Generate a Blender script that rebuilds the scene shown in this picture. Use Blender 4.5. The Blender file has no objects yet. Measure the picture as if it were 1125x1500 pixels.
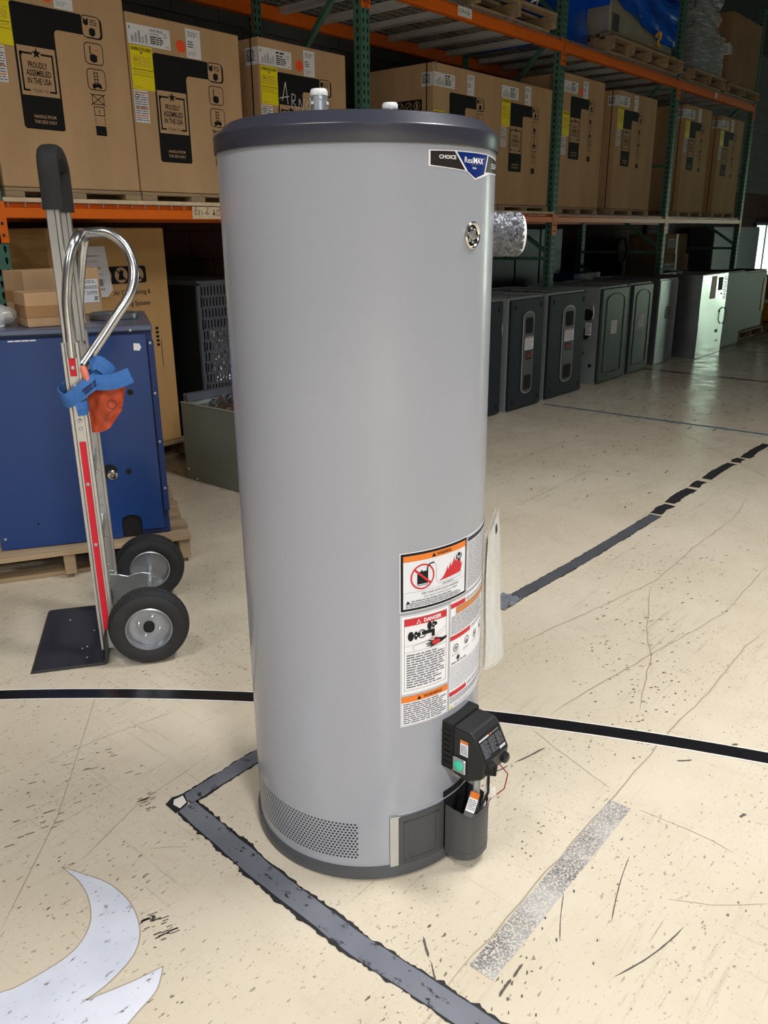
import bpy, bmesh, math, random
from mathutils import Vector, Matrix
from mathutils.geometry import tessellate_polygon
random.seed(7)
scene = bpy.context.scene
COL = scene.collection
R_ = math.radians
PI = math.pi

def lin(c):
    c = c / 255.0
    return c / 12.92 if c <= 0.04045 else ((c + 0.055) / 1.055) ** 2.4
def rgb(r, g, b): return (lin(r), lin(g), lin(b), 1.0)

# ---------------------------------------------------------------- camera
F_PX, PITCH, ROLL, HEAD, CAM_H = 1199.0, R_(18.81), R_(-0.504), R_(40.24), 1.33
fw = Vector((math.cos(HEAD) * math.cos(PITCH), math.sin(HEAD) * math.cos(PITCH), -math.sin(PITCH)))
r0 = Vector((math.sin(HEAD), -math.cos(HEAD), 0)); u0 = r0.cross(fw)
rt = math.cos(ROLL) * r0 + math.sin(ROLL) * u0
up = -math.sin(ROLL) * r0 + math.cos(ROLL) * u0
cam_d = bpy.data.cameras.new('camera'); cam = bpy.data.objects.new('camera', cam_d); COL.objects.link(cam)
cam_d.sensor_fit = 'HORIZONTAL'; cam_d.sensor_width = 36.0; cam_d.lens = F_PX / 1125.0 * 36.0
cam_d.clip_start = 0.02
m3 = Matrix((rt, up, -fw)).transposed()
cam.matrix_world = Matrix.Translation((0, 0, CAM_H)) @ m3.to_4x4()
scene.camera = cam

# ---------------------------------------------------------------- world, exposure
w = bpy.data.worlds.new('world'); scene.world = w; w.use_nodes = True
w.node_tree.nodes['Background'].inputs[0].default_value = (0.75, 0.85, 1.0, 1)
w.node_tree.nodes['Background'].inputs[1].default_value = 0.3
vs = scene.view_settings
vs.view_transform = 'Standard'; vs.look = 'None'; vs.gamma = 1.0; vs.use_curve_mapping = False
vs.exposure = 0.18

# ceiling lamps of the hall: x, y, watts
LAMPS = [(-0.6, 1.0, 30), (-1.2, -3.6, 285), (-3.2, -6.2, 460), (-4.4, 1.3, 115), (2.7, -0.2, 78), (5.6, -2.6, 40)]
LAMP_Z = 4.2
WINDOW_GLOW = 4.2       # the daylit panels in the far right wall
STRIP_GLOW = 1.6        # the lit window at the far end of the back wall

# ---------------------------------------------------------------- helpers
def tag(o, label=None, cat=None, group=None, kind=None):
    if label: o['label'] = label
    if cat: o['category'] = cat
    if group: o['group'] = group
    if kind: o['kind'] = kind
    return o

def thing(name, label, cat, loc=(0, 0, 0), rz=0.0, group=None):
    o = bpy.data.objects.new(name, None); COL.objects.link(o)
    o.empty_display_size = 0.05
    o.location = loc; o.rotation_euler = (0, 0, rz)
    return tag(o, label, cat, group)

def link(name, me, parent=None, mats=None):
    o = bpy.data.objects.new(name, me); COL.objects.link(o)
    if parent is not None: o.parent = parent
    if mats is not None and not me.materials:
        for m in (mats if isinstance(mats, (list, tuple)) else [mats]): me.materials.append(m)
    return o

class MB:
    """collects shapes, builds one mesh object"""
    def __init__(s): s.v = []; s.f = []; s.sm = []; s.mi = []
    def add(s, vs_, fs, T=None, smooth=False, mi=0):
        n = len(s.v)
        s.v += [tuple(T @ Vector(p)) if T is not None else tuple(p) for p in vs_]
        for f in fs:
            s.f.append(tuple(i + n for i in f)); s.sm.append(smooth); s.mi.append(mi)
        return s
    def box(s, x0, y0, z0, x1, y1, z1, T=None, mi=0):
        return s.add([(x0, y0, z0), (x1, y0, z0), (x1, y1, z0), (x0, y1, z0), (x0, y0, z1), (x1, y0, z1), (x1, y1, z1), (x0, y1, z1)],
                     [(0, 3, 2, 1), (4, 5, 6, 7), (0, 1, 5, 4), (1, 2, 6, 5), (2, 3, 7, 6), (3, 0, 4, 7)], T, mi=mi)
    def bar(s, a, b, wd, th, upv=(0, 0, 1), T=None):
        a = Vector(a); b = Vector(b); d = (b - a).normalized(); sd = d.cross(Vector(upv))
        if sd.length < 1e-5: sd = d.cross(Vector((1, 0, 0)))
        sd.normalize(); u = sd.cross(d)
        p = []
        for q in (a, b):
            for (i, j) in ((-1, -1), (1, -1), (1, 1), (-1, 1)): p.append(q + sd * wd / 2 * i + u * th / 2 * j)
        return s.add(p, [(0, 1, 2, 3), (7, 6, 5, 4), (0, 4, 5, 1), (1, 5, 6, 2), (2, 6, 7, 3), (3, 7, 4, 0)], T)
    def lathe(s, prof, seg=48, T=None, smooth=True, a0=0.0, a1=2 * PI, cap=False):
        full = abs(a1 - a0 - 2 * PI) < 1e-6
        n = seg if full else seg + 1
        vs_ = []
        for (r, z) in prof:
            for k in range(n):
                a = a0 + (a1 - a0) * k / seg; vs_.append((r * math.cos(a), r * math.sin(a), z))
        fs = []
        for i in range(len(prof) - 1):
            for k in range(seg):
                k2 = (k + 1) % n if full else k + 1
                fs.append((i * n + k, i * n + k2, (i + 1) * n + k2, (i + 1) * n + k))
        s.add(vs_, fs, T, smooth)
        if cap:
            for i, rev in ((0, True), (len(prof) - 1, False)):
                ring = vs_[i * n:(i + 1) * n]; idx = list(range(len(ring)))
                s.add(ring, [tuple(reversed(idx)) if rev else tuple(idx)], T)
        return s
    def cyl(s, a, b, r, seg=16, r2=None, smooth=True, T=None):
        a = Vector(a); b = Vector(b); M = frame(a, b - a)
        L = (b - a).length
        if T is not None: M = T @ M
        return s.lathe([(r, 0), (r2 if r2 is not None else r, L)], seg, M, smooth, cap=True)
    def tube(s, pts, r, seg=10, T=None, cap=True, closed=False):
        pts = [Vector(p) for p in pts]; n = len(pts)
        rad = r if isinstance(r, (list, tuple)) else [r] * n
        t0 = (pts[1] - pts[0]).normalized()
        nrm = t0.orthogonal().normalized(); vs_ = []
        for i in range(n):
            if closed: t = pts[(i + 1) % n] - pts[i - 1]
            else: t = pts[min(i + 1, n - 1)] - pts[max(i - 1, 0)]
            t.normalize(); nrm = (nrm - t * nrm.dot(t)).normalized(); bn = t.cross(nrm)
            for k in range(seg):
                a = 2 * PI * k / seg; vs_.append(pts[i] + (nrm * math.cos(a) + bn * math.sin(a)) * rad[i])
        fs = []
        for i in range(n if closed else n - 1):
            j = (i + 1) % n
            for k in range(seg):
                k2 = (k + 1) % seg; fs.append((i * seg + k, i * seg + k2, j * seg + k2, j * seg + k))
        s.add(vs_, fs, T, True)
        if cap and not closed:
            s.add(vs_[:seg], [tuple(reversed(range(seg)))], T); s.add(vs_[-seg:], [tuple(range(seg))], T)
        return s
    def prism(s, poly, d, T=None, smooth=False):
        """2D polygon (x,z) extruded along +y by d"""
        n = len(poly)
        vs_ = [(p[0], 0, p[1]) for p in poly] + [(p[0], d, p[1]) for p in poly]
        fs = [tuple(range(n)), tuple(reversed(range(n, 2 * n)))] + [(i, i + n, (i + 1) % n + n, (i + 1) % n) for i in range(n)]
        return s.add(vs_, fs, T, smooth)
    def grid(s, fn, nu, nv, T=None, smooth=True):
        vs_ = [fn(i / nu, j / nv) for j in range(nv + 1) for i in range(nu + 1)]
        fs = [(j * (nu + 1) + i, j * (nu + 1) + i + 1, (j + 1) * (nu + 1) + i + 1, (j + 1) * (nu + 1) + i) for j in range(nv) for i in range(nu)]
        return s.add(vs_, fs, T, smooth)
    def perf(s, fn, u0_, u1, v0, v1, nu, nv, hole, stagger=False):
        """sheet with one 8-point hole per cell; fn maps (u,v) to 3D; hole: 8 points in units of the cell, from lower left corner direction, ccw"""
        cu = (u1 - u0_) / nu; cv = (v1 - v0) / nv
        ring = [(-.5, -.5), (0, -.5), (.5, -.5), (.5, 0), (.5, .5), (0, .5), (-.5, .5), (-.5, 0)]
        for j in range(nv):
            for i in range(nu):
                sh = .25 * (1 if j % 2 else -1) if stagger else 0
                c0 = u0_ + cu * (i + .5); c1 = v0 + cv * (j + .5)
                p = [fn(c0 + a * cu, c1 + b * cv) for a, b in ring] + [fn(c0 + (a + sh) * cu, c1 + b * cv) for a, b in hole]
                s.add(p, [(k, (k + 1) % 8, 8 + (k + 1) % 8, 8 + k) for k in range(8)])
        return s
    def mesh(s, name, bevel=0, seg=2, sharp=35):
        me = bpy.data.meshes.new(name); me.from_pydata(s.v, [], s.f)
        me.polygons.foreach_set('use_smooth', s.sm); me.polygons.foreach_set('material_index', s.mi)
        bm = bmesh.new(); bm.from_mesh(me)
        if bevel:
            ed = [e for e in bm.edges if len(e.link_faces) == 2 and e.calc_face_angle(0) > R_(sharp)]
            bmesh.ops.bevel(bm, geom=ed, offset=bevel, segments=seg, profile=.5, affect='EDGES', clamp_overlap=True)
        for e in bm.edges:
            if len(e.link_faces) == 2 and e.calc_face_angle(0) > R_(40): e.smooth = False
        bm.normal_update(); bm.to_mesh(me); bm.free(); me.update()
        return me
    def build(s, name, mats, parent=None, bevel=0, seg=2):
        return link(name, s.mesh(name, bevel, seg), parent, mats)

def frame(o, z):
    z = Vector(z).normalized(); x = z.orthogonal().normalized(); y = z.cross(x)
    return Matrix.Translation(o) @ Matrix((x, y, z)).transposed().to_4x4()
def TR(x, y, z, rz=0): return Matrix.Translation((x, y, z)) @ Matrix.Rotation(rz, 4, 'Z')
def pieces(name, mat, parent, mbs, kind=None):
    for mb in mbs: mb.build(name, mat, parent)
CIRC = [(.3 * math.cos(R_(225 + 45 * k)), .3 * math.sin(R_(225 + 45 * k))) for k in range(8)]

def copy_tree(o, parent=None):
    c = o.copy(); COL.objects.link(c); c.parent = parent
    for ch in list(o.children): copy_tree(ch, c)
    return c

# ---------------------------------------------------------------- materials
def M(name, col, rough=.5, metal=0., var=0., vscale=6., bump=0., bscale=60., stretch=(1, 1, 1), coat=0., spec=.5, col2=None, detail=4.):
    m = bpy.data.materials.new(name); m.use_nodes = True
    nt = m.node_tree; b = nt.nodes['Principled BSDF']
    b.inputs['Base Color'].default_value = col; b.inputs['Roughness'].default_value = rough; b.inputs['Metallic'].default_value = metal
    b.inputs['Specular IOR Level'].default_value = spec
    if coat: b.inputs['Coat Weight'].default_value = coat; b.inputs['Coat Roughness'].default_value = .08
    if var or bump or col2:
        tc = nt.nodes.new('ShaderNodeTexCoord'); mp = nt.nodes.new('ShaderNodeMapping'); mp.inputs['Scale'].default_value = stretch
        nt.links.new(tc.outputs['Object'], mp.inputs['Vector'])
    if var or col2:
        n = nt.nodes.new('ShaderNodeTexNoise'); n.inputs['Scale'].default_value = vscale; n.inputs['Detail'].default_value = detail
        nt.links.new(mp.outputs[0], n.inputs['Vector'])
        r = nt.nodes.new('ShaderNodeValToRGB'); r.color_ramp.elements[0].position = .3; r.color_ramp.elements[1].position = .7
        lo = tuple(max(0, c * (1 - var)) for c in col[:3]) + (1,)
        r.color_ramp.elements[0].color = lo
        r.color_ramp.elements[1].color = col2 if col2 else tuple(min(1, c * (1 + var)) for c in col[:3]) + (1,)
        nt.links.new(n.outputs['Fac'], r.inputs['Fac']); nt.links.new(r.outputs['Color'], b.inputs['Base Color'])
    if bump:
        n2 = nt.nodes.new('ShaderNodeTexNoise'); n2.inputs['Scale'].default_value = bscale; n2.inputs['Detail'].default_value = 3
        nt.links.new(mp.outputs[0], n2.inputs['Vector'])
        bp = nt.nodes.new('ShaderNodeBump'); bp.inputs['Strength'].default_value = bump; bp.inputs['Distance'].default_value = .01
        nt.links.new(n2.outputs['Fac'], bp.inputs['Height']); nt.links.new(bp.outputs['Normal'], b.inputs['Normal'])
    return m

def emis(name, col, s):
    m = bpy.data.materials.new(name); m.use_nodes = True
    b = m.node_tree.nodes['Principled BSDF']; b.inputs['Base Color'].default_value = col
    b.inputs['Emission Color'].default_value = col; b.inputs['Emission Strength'].default_value = s
    return m

def film_mat(name, tint, dens, stretch=(3, 3, 40), bmp=.8):
    """stretch film: clear with glossy streaks"""
    m = bpy.data.materials.new(name); m.use_nodes = True; nt = m.node_tree
    b = nt.nodes['Principled BSDF']; b.inputs['Base Color'].default_value = tint; b.inputs['Roughness'].default_value = .18
    tc = nt.nodes.new('ShaderNodeTexCoord'); mp = nt.nodes.new('ShaderNodeMapping'); mp.inputs['Scale'].default_value = stretch; mp.inputs['Rotation'].default_value = (.3, .25, 0)
    n = nt.nodes.new('ShaderNodeTexNoise'); n.inputs['Scale'].default_value = 2.2; n.inputs['Detail'].default_value = 6
    nt.links.new(tc.outputs['Object'], mp.inputs[0]); nt.links.new(mp.outputs[0], n.inputs['Vector'])
    r = nt.nodes.new('ShaderNodeMapRange'); r.inputs[1].default_value = .35; r.inputs[2].default_value = .75; r.inputs[3].default_value = dens * .5; r.inputs[4].default_value = min(1, dens * 1.6)
    nt.links.new(n.outputs['Fac'], r.inputs[0]); nt.links.new(r.outputs[0], b.inputs['Alpha'])
    bp = nt.nodes.new('ShaderNodeBump'); bp.inputs['Strength'].default_value = bmp; bp.inputs['Distance'].default_value = .02
    nt.links.new(n.outputs['Fac'], bp.inputs['Height']); nt.links.new(bp.outputs[0], b.inputs['Normal'])
    return m

C = {}
C['card'] = M('cardboard', rgb(194, 160, 122), .85, var=.10, vscale=5, bump=.12, bscale=90, stretch=(1, 1, .25), spec=.2)
C['card_tan'] = M('cardboard_tan', rgb(206, 163, 108), .85, var=.08, vscale=4, bump=.1, bscale=80, stretch=(1, 1, .3), spec=.2)
C['card_dull'] = M('cardboard_dull', rgb(150, 120, 92), .9, var=.12, vscale=4, spec=.2)
C['kraft_tape'] = M('packing_tape', rgb(170, 130, 88), .3, var=.05)
C['ink'] = M('black_ink', rgb(24, 24, 26), .7, spec=.25)
C['white'] = M('white_paper', rgb(232, 232, 236), .6, spec=.3)
C['greyink'] = M('grey_ink', rgb(105, 108, 116), .7)
C['midink'] = M('dark_grey_ink', rgb(52, 53, 58), .7)
C['paleink'] = M('pale_print', rgb(178, 180, 186), .7)
C['yellow'] = M('yellow_label', rgb(245, 228, 20), .5)
C['orange_dot'] = M('orange_sticker', rgb(255, 92, 45), .5)
C['lab_orange'] = M('label_orange', rgb(226, 122, 32), .5)
C['lab_red'] = M('label_red', rgb(196, 32, 44), .5)
C['kraft_ink'] = M('kraft_print', rgb(194, 160, 122), .8)
C['badge_blue'] = M('badge_blue', rgb(20, 44, 112), .3)
C['badge_dark'] = M('badge_dark', rgb(44, 39, 40), .3)
C['label_sheet'] = M('label_sheet', rgb(222, 224, 230), .35)
C['brownish'] = M('label_brown_orange', rgb(186, 128, 78), .5)
C['jacket'] = M('grey_enamel', rgb(154, 157, 166), .27, var=.015, vscale=3, coat=.25)
C['lid'] = M('lid_plastic', rgb(54, 55, 67), .3)
C['ring'] = M('base_plastic', rgb(72, 74, 78), .4)
C['door_grey'] = M('door_grey', rgb(66, 67, 70), .42, var=.04, vscale=9)
C['black'] = M('black_plastic', rgb(26, 27, 30), .4, bump=.05, bscale=200)
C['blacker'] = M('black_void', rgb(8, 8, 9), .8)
C['zinc'] = M('zinc', rgb(190, 196, 202), .42, .75, var=.08, vscale=30)
C['white_plastic'] = M('white_plastic', rgb(240, 241, 243), .35)
C['chrome'] = M('chrome', rgb(205, 202, 196), .18, 1.0)
C['alu'] = M('aluminium', rgb(205, 205, 204), .32, .9, var=.10, vscale=7, stretch=(1, 1, .15), bump=.03, bscale=120)
C['alu_tube'] = M('aluminium_tube', rgb(212, 213, 214), .24, .95, var=.06, vscale=12)
C['steel'] = M('galvanised_steel', rgb(168, 174, 178), .34, .9, var=.12, vscale=9, bump=.04, bscale=25)
C['steel_shiny'] = M('galvanised_bright', rgb(190, 198, 196), .2, .95, var=.08, vscale=6, bump=.09, bscale=5)
C['wheel_steel'] = M('wheel_steel', rgb(160, 164, 170), .35, .7, var=.08, vscale=20)
C['red'] = M('red_strip', rgb(208, 20, 44), .4)
C['rubber'] = M('tyre_rubber', rgb(38, 38, 40), .75, var=.15, vscale=25)
C['grip'] = M('grip_rubber', rgb(34, 34, 36), .8, bump=.2, bscale=220)
C['toe'] = M('worn_black_plate', rgb(44, 44, 47), .42, var=.25, vscale=8, stretch=(1, .2, 1))
C['strap'] = M('blue_webbing', rgb(54, 108, 178), .7, var=.15, vscale=14, bump=.2, bscale=180)
C['strap_dark'] = M('webbing_print', rgb(26, 40, 82), .8)
C['orange_cloth'] = M('orange_cloth', rgb(190, 76, 40), .75, var=.12, vscale=10, bump=.2, bscale=60)
C['pink'] = M('salmon_cloth', rgb(230, 130, 110), .75)
C['blue'] = M('blue_enamel', rgb(24, 58, 118), .36, var=.06, vscale=1.6, coat=.15)
C['blue_dark'] = M('blue_enamel_edge', rgb(24, 50, 100), .4)
C['greytop'] = M('grey_blue_top', rgb(104, 114, 140), .3, .4)
C['beam'] = M('orange_beam', rgb(236, 112, 22), .4, var=.06, vscale=3)
C['green'] = M('green_upright', rgb(80, 122, 106), .45, var=.1, vscale=5)
C['channel'] = M('deck_channel', rgb(214, 214, 216), .5, .1, var=.06)
C['wire'] = M('deck_wire', rgb(158, 154, 150), .5, .2)
C['cream_edge'] = M('cream_deck_edge', rgb(222, 200, 168), .7, var=.12, vscale=14)
C['wood'] = M('pallet_wood', rgb(164, 141, 111), .85, var=.2, vscale=4, stretch=(.5, 6, 6), bump=.2, bscale=50)
C['wood_grey'] = M('pallet_wood_weathered', rgb(138, 118, 96), .9, var=.25, vscale=5, stretch=(.6, 6, 6), bump=.2, bscale=50)
C['block'] = M('grey_painted_block', rgb(92, 92, 95), .8, var=.12, vscale=3, bump=.25, bscale=40)
C['block_red'] = M('red_painted_block', rgb(60, 14, 18), .75, var=.12, vscale=3, bump=.2, bscale=40)
C['mortar'] = M('mortar', rgb(66, 66, 68), .95)
C['mortar_red'] = M('mortar_red', rgb(42, 11, 13), .95)
C['plaster'] = M('hall_wall', rgb(70, 69, 67), .9)
C['ceiling'] = M('hall_ceiling', rgb(52, 52, 54), .9)
C['grey_case'] = M('grey_case', rgb(136, 143, 143), .42, .15, var=.05, vscale=4)
C['green_case'] = M('grey_green_case', rgb(140, 146, 135), .42, .1, var=.05, vscale=3)
C['navy'] = M('slate_door', rgb(34, 40, 49), .5, spec=.3, var=.06, vscale=5)
C['green_door'] = M('dark_green_door', rgb(44, 56, 55), .35, .1, spec=.4, var=.08, vscale=4)
C['silver'] = M('silver_trim', rgb(176, 178, 182), .3, .7)
C['panel_grey'] = M('panel_grey', rgb(92, 94, 98), .4, .2)
C['foil'] = M('foil', rgb(214, 216, 220), .22, 1.0, var=.15, vscale=20, bump=1.0, bscale=38, detail=6)
C['foil_dull'] = M('dull_foil', rgb(104, 106, 112), .38, .9, var=.3, vscale=60, bump=.8, bscale=110, detail=6)
C['slate_metal'] = M('slate_metal', rgb(96, 100, 110), .45, .3)
C['shade_metal'] = M('shaded_sheet_metal', rgb(50, 53, 54), .5, .2, spec=.3)  # galvanised sheet with the shade at the far end put into its colour
C['unit_metal'] = M('unit_metal', rgb(196, 190, 168), .3, .45, var=.1, vscale=5, bump=.05, bscale=8)
C['film'] = film_mat('stretch_film', rgb(210, 212, 216), .42)
C['blue_film'] = M('blue_film', rgb(18, 88, 205), .22, bump=.5, bscale=9, stretch=(1, 1, 4), var=.2, vscale=4)
C['bag'] = film_mat('clear_plastic', rgb(232, 232, 230), .40, (5, 5, 3), .25)
C['paper'] = M('manual_paper', rgb(216, 216, 210), .7, var=.05, vscale=8)
C['tape_grey'] = M('grey_cloth_tape', rgb(108, 111, 120), .5, var=.14, vscale=16, bump=.1, bscale=90)
C['tape_black'] = M('black_residue', rgb(32, 31, 33), .6, var=.2, vscale=30)
C['tape_dark'] = M('dark_tape', rgb(76, 78, 84), .5, var=.12, vscale=10)
C['tape_blue'] = M('blue_line', rgb(86, 116, 128), .5, var=.3, vscale=20)
C['line_black'] = M('black_paint', rgb(22, 22, 25), .3, var=.2, vscale=30)
C['line_white'] = M('white_paint', rgb(226, 222, 214), .4)
C['clear_tape'] = M('frosted_tape', rgb(178, 178, 170), .4, var=.06, vscale=30)
C['crack'] = M('scuff', rgb(158, 146, 126), .6)
C['crack_dark'] = M('dark_scuff', rgb(84, 77, 70), .7)
C['green_glow'] = M('green_lens', rgb(70, 190, 160), .25)
C['wire_red'] = M('red_wire', rgb(150, 40, 50), .5)
C['wire_white'] = M('white_wire', rgb(226, 226, 222), .5)
C['day'] = emis('daylit_panel', (0.80, 1.0, 0.78, 1), WINDOW_GLOW)
C['day2'] = emis('daylit_glass', (0.80, 1.0, 0.84, 1), STRIP_GLOW)
C['lamp_on'] = emis('lamp_diffuser', (1.0, 0.98, 0.96, 1), 6.0)
C['yellow_paint'] = M('yellow_paint', rgb(232, 170, 30), .5)

def paint_mat(name, a, b_, chip, thr, scale, stretch=(1, 1, 1)):
    """worn paint on the floor: paint where noise is high, bare floor colour showing through"""
    m = bpy.data.materials.new(name); m.use_nodes = True; nt = m.node_tree; b = nt.nodes['Principled BSDF']
    b.inputs['Roughness'].default_value = .4
    tc = nt.nodes.new('ShaderNodeTexCoord'); mp = nt.nodes.new('ShaderNodeMapping'); mp.inputs['Scale'].default_value = stretch
    nt.links.new(tc.outputs['Object'], mp.inputs[0])
    n = nt.nodes.new('ShaderNodeTexNoise'); n.inputs['Scale'].default_value = scale; n.inputs['Detail'].default_value = 8; n.inputs['Roughness'].default_value = .7
    n3 = nt.nodes.new('ShaderNodeTexNoise'); n3.inputs['Scale'].default_value = 7; n3.inputs['Detail'].default_value = 2
    nt.links.new(mp.outputs[0], n.inputs['Vector']); nt.links.new(tc.outputs['Object'], n3.inputs['Vector'])
    r2 = nt.nodes.new('ShaderNodeValToRGB'); r2.color_ramp.elements[0].position = .35; r2.color_ramp.elements[0].color = a; r2.color_ramp.elements[1].position = .65; r2.color_ramp.elements[1].color = b_
    nt.links.new(n3.outputs['Fac'], r2.inputs[0])
    st = nt.nodes.new('ShaderNodeMapRange'); st.inputs[1].default_value = thr - .03; st.inputs[2].default_value = thr + .03
    nt.links.new(n.outputs['Fac'], st.inputs[0])
    mx = nt.nodes.new('ShaderNodeMix'); mx.data_type = 'RGBA'
    nt.links.new(st.outputs[0], mx.inputs['Factor']); nt.links.new(r2.outputs[0], mx.inputs['A']); mx.inputs['B'].default_value = chip
    nt.links.new(mx.outputs['Result'], b.inputs['Base Color'])
    return m
C['swoosh'] = paint_mat('worn_white_paint', rgb(196, 201, 214), rgb(212, 215, 225), rgb(112, 108, 106), .62, 30, (1, 2.4, 1))
C['worn_stripe'] = paint_mat('worn_silver_stripe', rgb(98, 96, 97), rgb(170, 168, 166), rgb(196, 190, 178), .52, 190)
C['tape_worn'] = paint_mat('scuffed_grey_tape', rgb(100, 104, 113), rgb(116, 119, 128), rgb(38, 37, 39), .60, 26, (1.6, 1, 1))

def floor_mat():
    m = bpy.data.materials.new('cream_floor'); m.use_nodes = True; nt = m.node_tree; b = nt.nodes['Principled BSDF']; L = nt.links.new
    tc = nt.nodes.new('ShaderNodeTexCoord')
    def noise(scale, detail=4, stretch=(1, 1, 1), rot=0., rough=.5):
        mp = nt.nodes.new('ShaderNodeMapping'); mp.inputs['Scale'].default_value = stretch; mp.inputs['Rotation'].default_value = (0, 0, rot)
        n = nt.nodes.new('ShaderNodeTexNoise'); n.inputs['Scale'].default_value = scale; n.inputs['Detail'].default_value = detail; n.inputs['Roughness'].default_value = rough
        L(tc.outputs['Object'], mp.inputs[0]); L(mp.outputs[0], n.inputs['Vector']); return n.outputs['Fac']
    def rng(src, a, b_, c=0., d=1.):
        r = nt.nodes.new('ShaderNodeMapRange'); r.inputs[1].default_value = a; r.inputs[2].default_value = b_; r.inputs[3].default_value = c; r.inputs[4].default_value = d
        L(src, r.inputs[0]); return r.outputs[0]
    def mul(a, b_):
        n = nt.nodes.new('ShaderNodeMath'); n.operation = 'MULTIPLY'; L(a, n.inputs[0])
        if isinstance(b_, float): n.inputs[1].default_value = b_
        else: L(b_, n.inputs[1])
        return n.outputs[0]
    def mix(fac, a, colb):
        n = nt.nodes.new('ShaderNodeMix'); n.data_type = 'RGBA'; L(fac, n.inputs['Factor'])
        if isinstance(a, tuple): n.inputs['A'].default_value = a
        else: L(a, n.inputs['A'])
        n.inputs['B'].default_value = colb; return n.outputs['Result']
    base = mix(rng(noise(1.1, 5), .35, .7), rgb(206, 196, 177), rgb(194, 183, 162))
    base = mix(mul(rng(noise(7, 6, rough=.7), .5, .75), .35), base, rgb(184, 170, 146))
    # long drag scuffs in two directions
    s1 = mul(rng(noise(2.4, 8, (1, 18, 1), .35, .72), .56, .68), rng(noise(1.3, 2), .40, .60))
    base = mix(mul(s1, .55), base, rgb(146, 132, 110))
    s2 = mul(rng(noise(3.0, 8, (20, 1, 1), .2, .72), .57, .69), rng(noise(1.7, 2, rot=1.), .42, .6))
    base = mix(mul(s2, .5), base, rgb(142, 128, 108))
    s3 = mul(rng(noise(5.0, 8, (1, 30, 1), 1.1, .75), .60, .66), rng(noise(.9, 2, rot=.4), .46, .58))
    base = mix(mul(s3, .6), base, rgb(120, 108, 92))
    # short black dashes and specks
    d1 = mul(rng(noise(46, 3, (1, 2.4, 1), .7), .645, .675), rng(noise(2.2, 3), .40, .62))
    base = mix(mul(d1, .85), base, rgb(70, 60, 52))
    d2 = mul(rng(noise(110, 2), .665, .70), rng(noise(3.5, 3, rot=.5), .42, .62))
    base = mix(mul(d2, .8), base, rgb(64, 56, 50))
    L(base, b.inputs['Base Color'])
    L(rng(noise(5, 6), .3, .75, .20, .42), b.inputs['Roughness'])
    bp = nt.nodes.new('ShaderNodeBump'); bp.inputs['Strength'].default_value = .05; bp.inputs['Distance'].default_value = .004
    L(noise(3.5, 5), bp.inputs['Height']); L(bp.outputs[0], b.inputs['Normal'])
    b.inputs['Specular IOR Level'].default_value = .5
    return m
C['floor'] = floor_mat()

# ---------------------------------------------------------------- flat print: a 2D canvas mapped onto a surface
_text_cache = {}
def text2d(s_, bold=0.):
    key = (s_, bold)
    if key not in _text_cache:
        cu = bpy.data.curves.new('txt', 'FONT'); cu.body = s_; cu.size = 1.0; cu.resolution_u = 2; cu.offset = bold; cu.fill_mode = 'FRONT'
        ob = bpy.data.objects.new('txt', cu); COL.objects.link(ob)
        dg = bpy.context.evaluated_depsgraph_get()
        me = bpy.data.meshes.new_from_object(ob.evaluated_get(dg))
        vs_ = [(v.co.x, v.co.y) for v in me.vertices]; fs = [tuple(p.vertices) for p in me.polygons]
        bpy.data.objects.remove(ob); bpy.data.curves.remove(cu); bpy.data.meshes.remove(me)
        x0 = min([v[0] for v in vs_] or [0]); x1 = max([v[0] for v in vs_] or [1])
        _text_cache[key] = (vs_, fs, x0, x1)
    return _text_cache[key]

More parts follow.
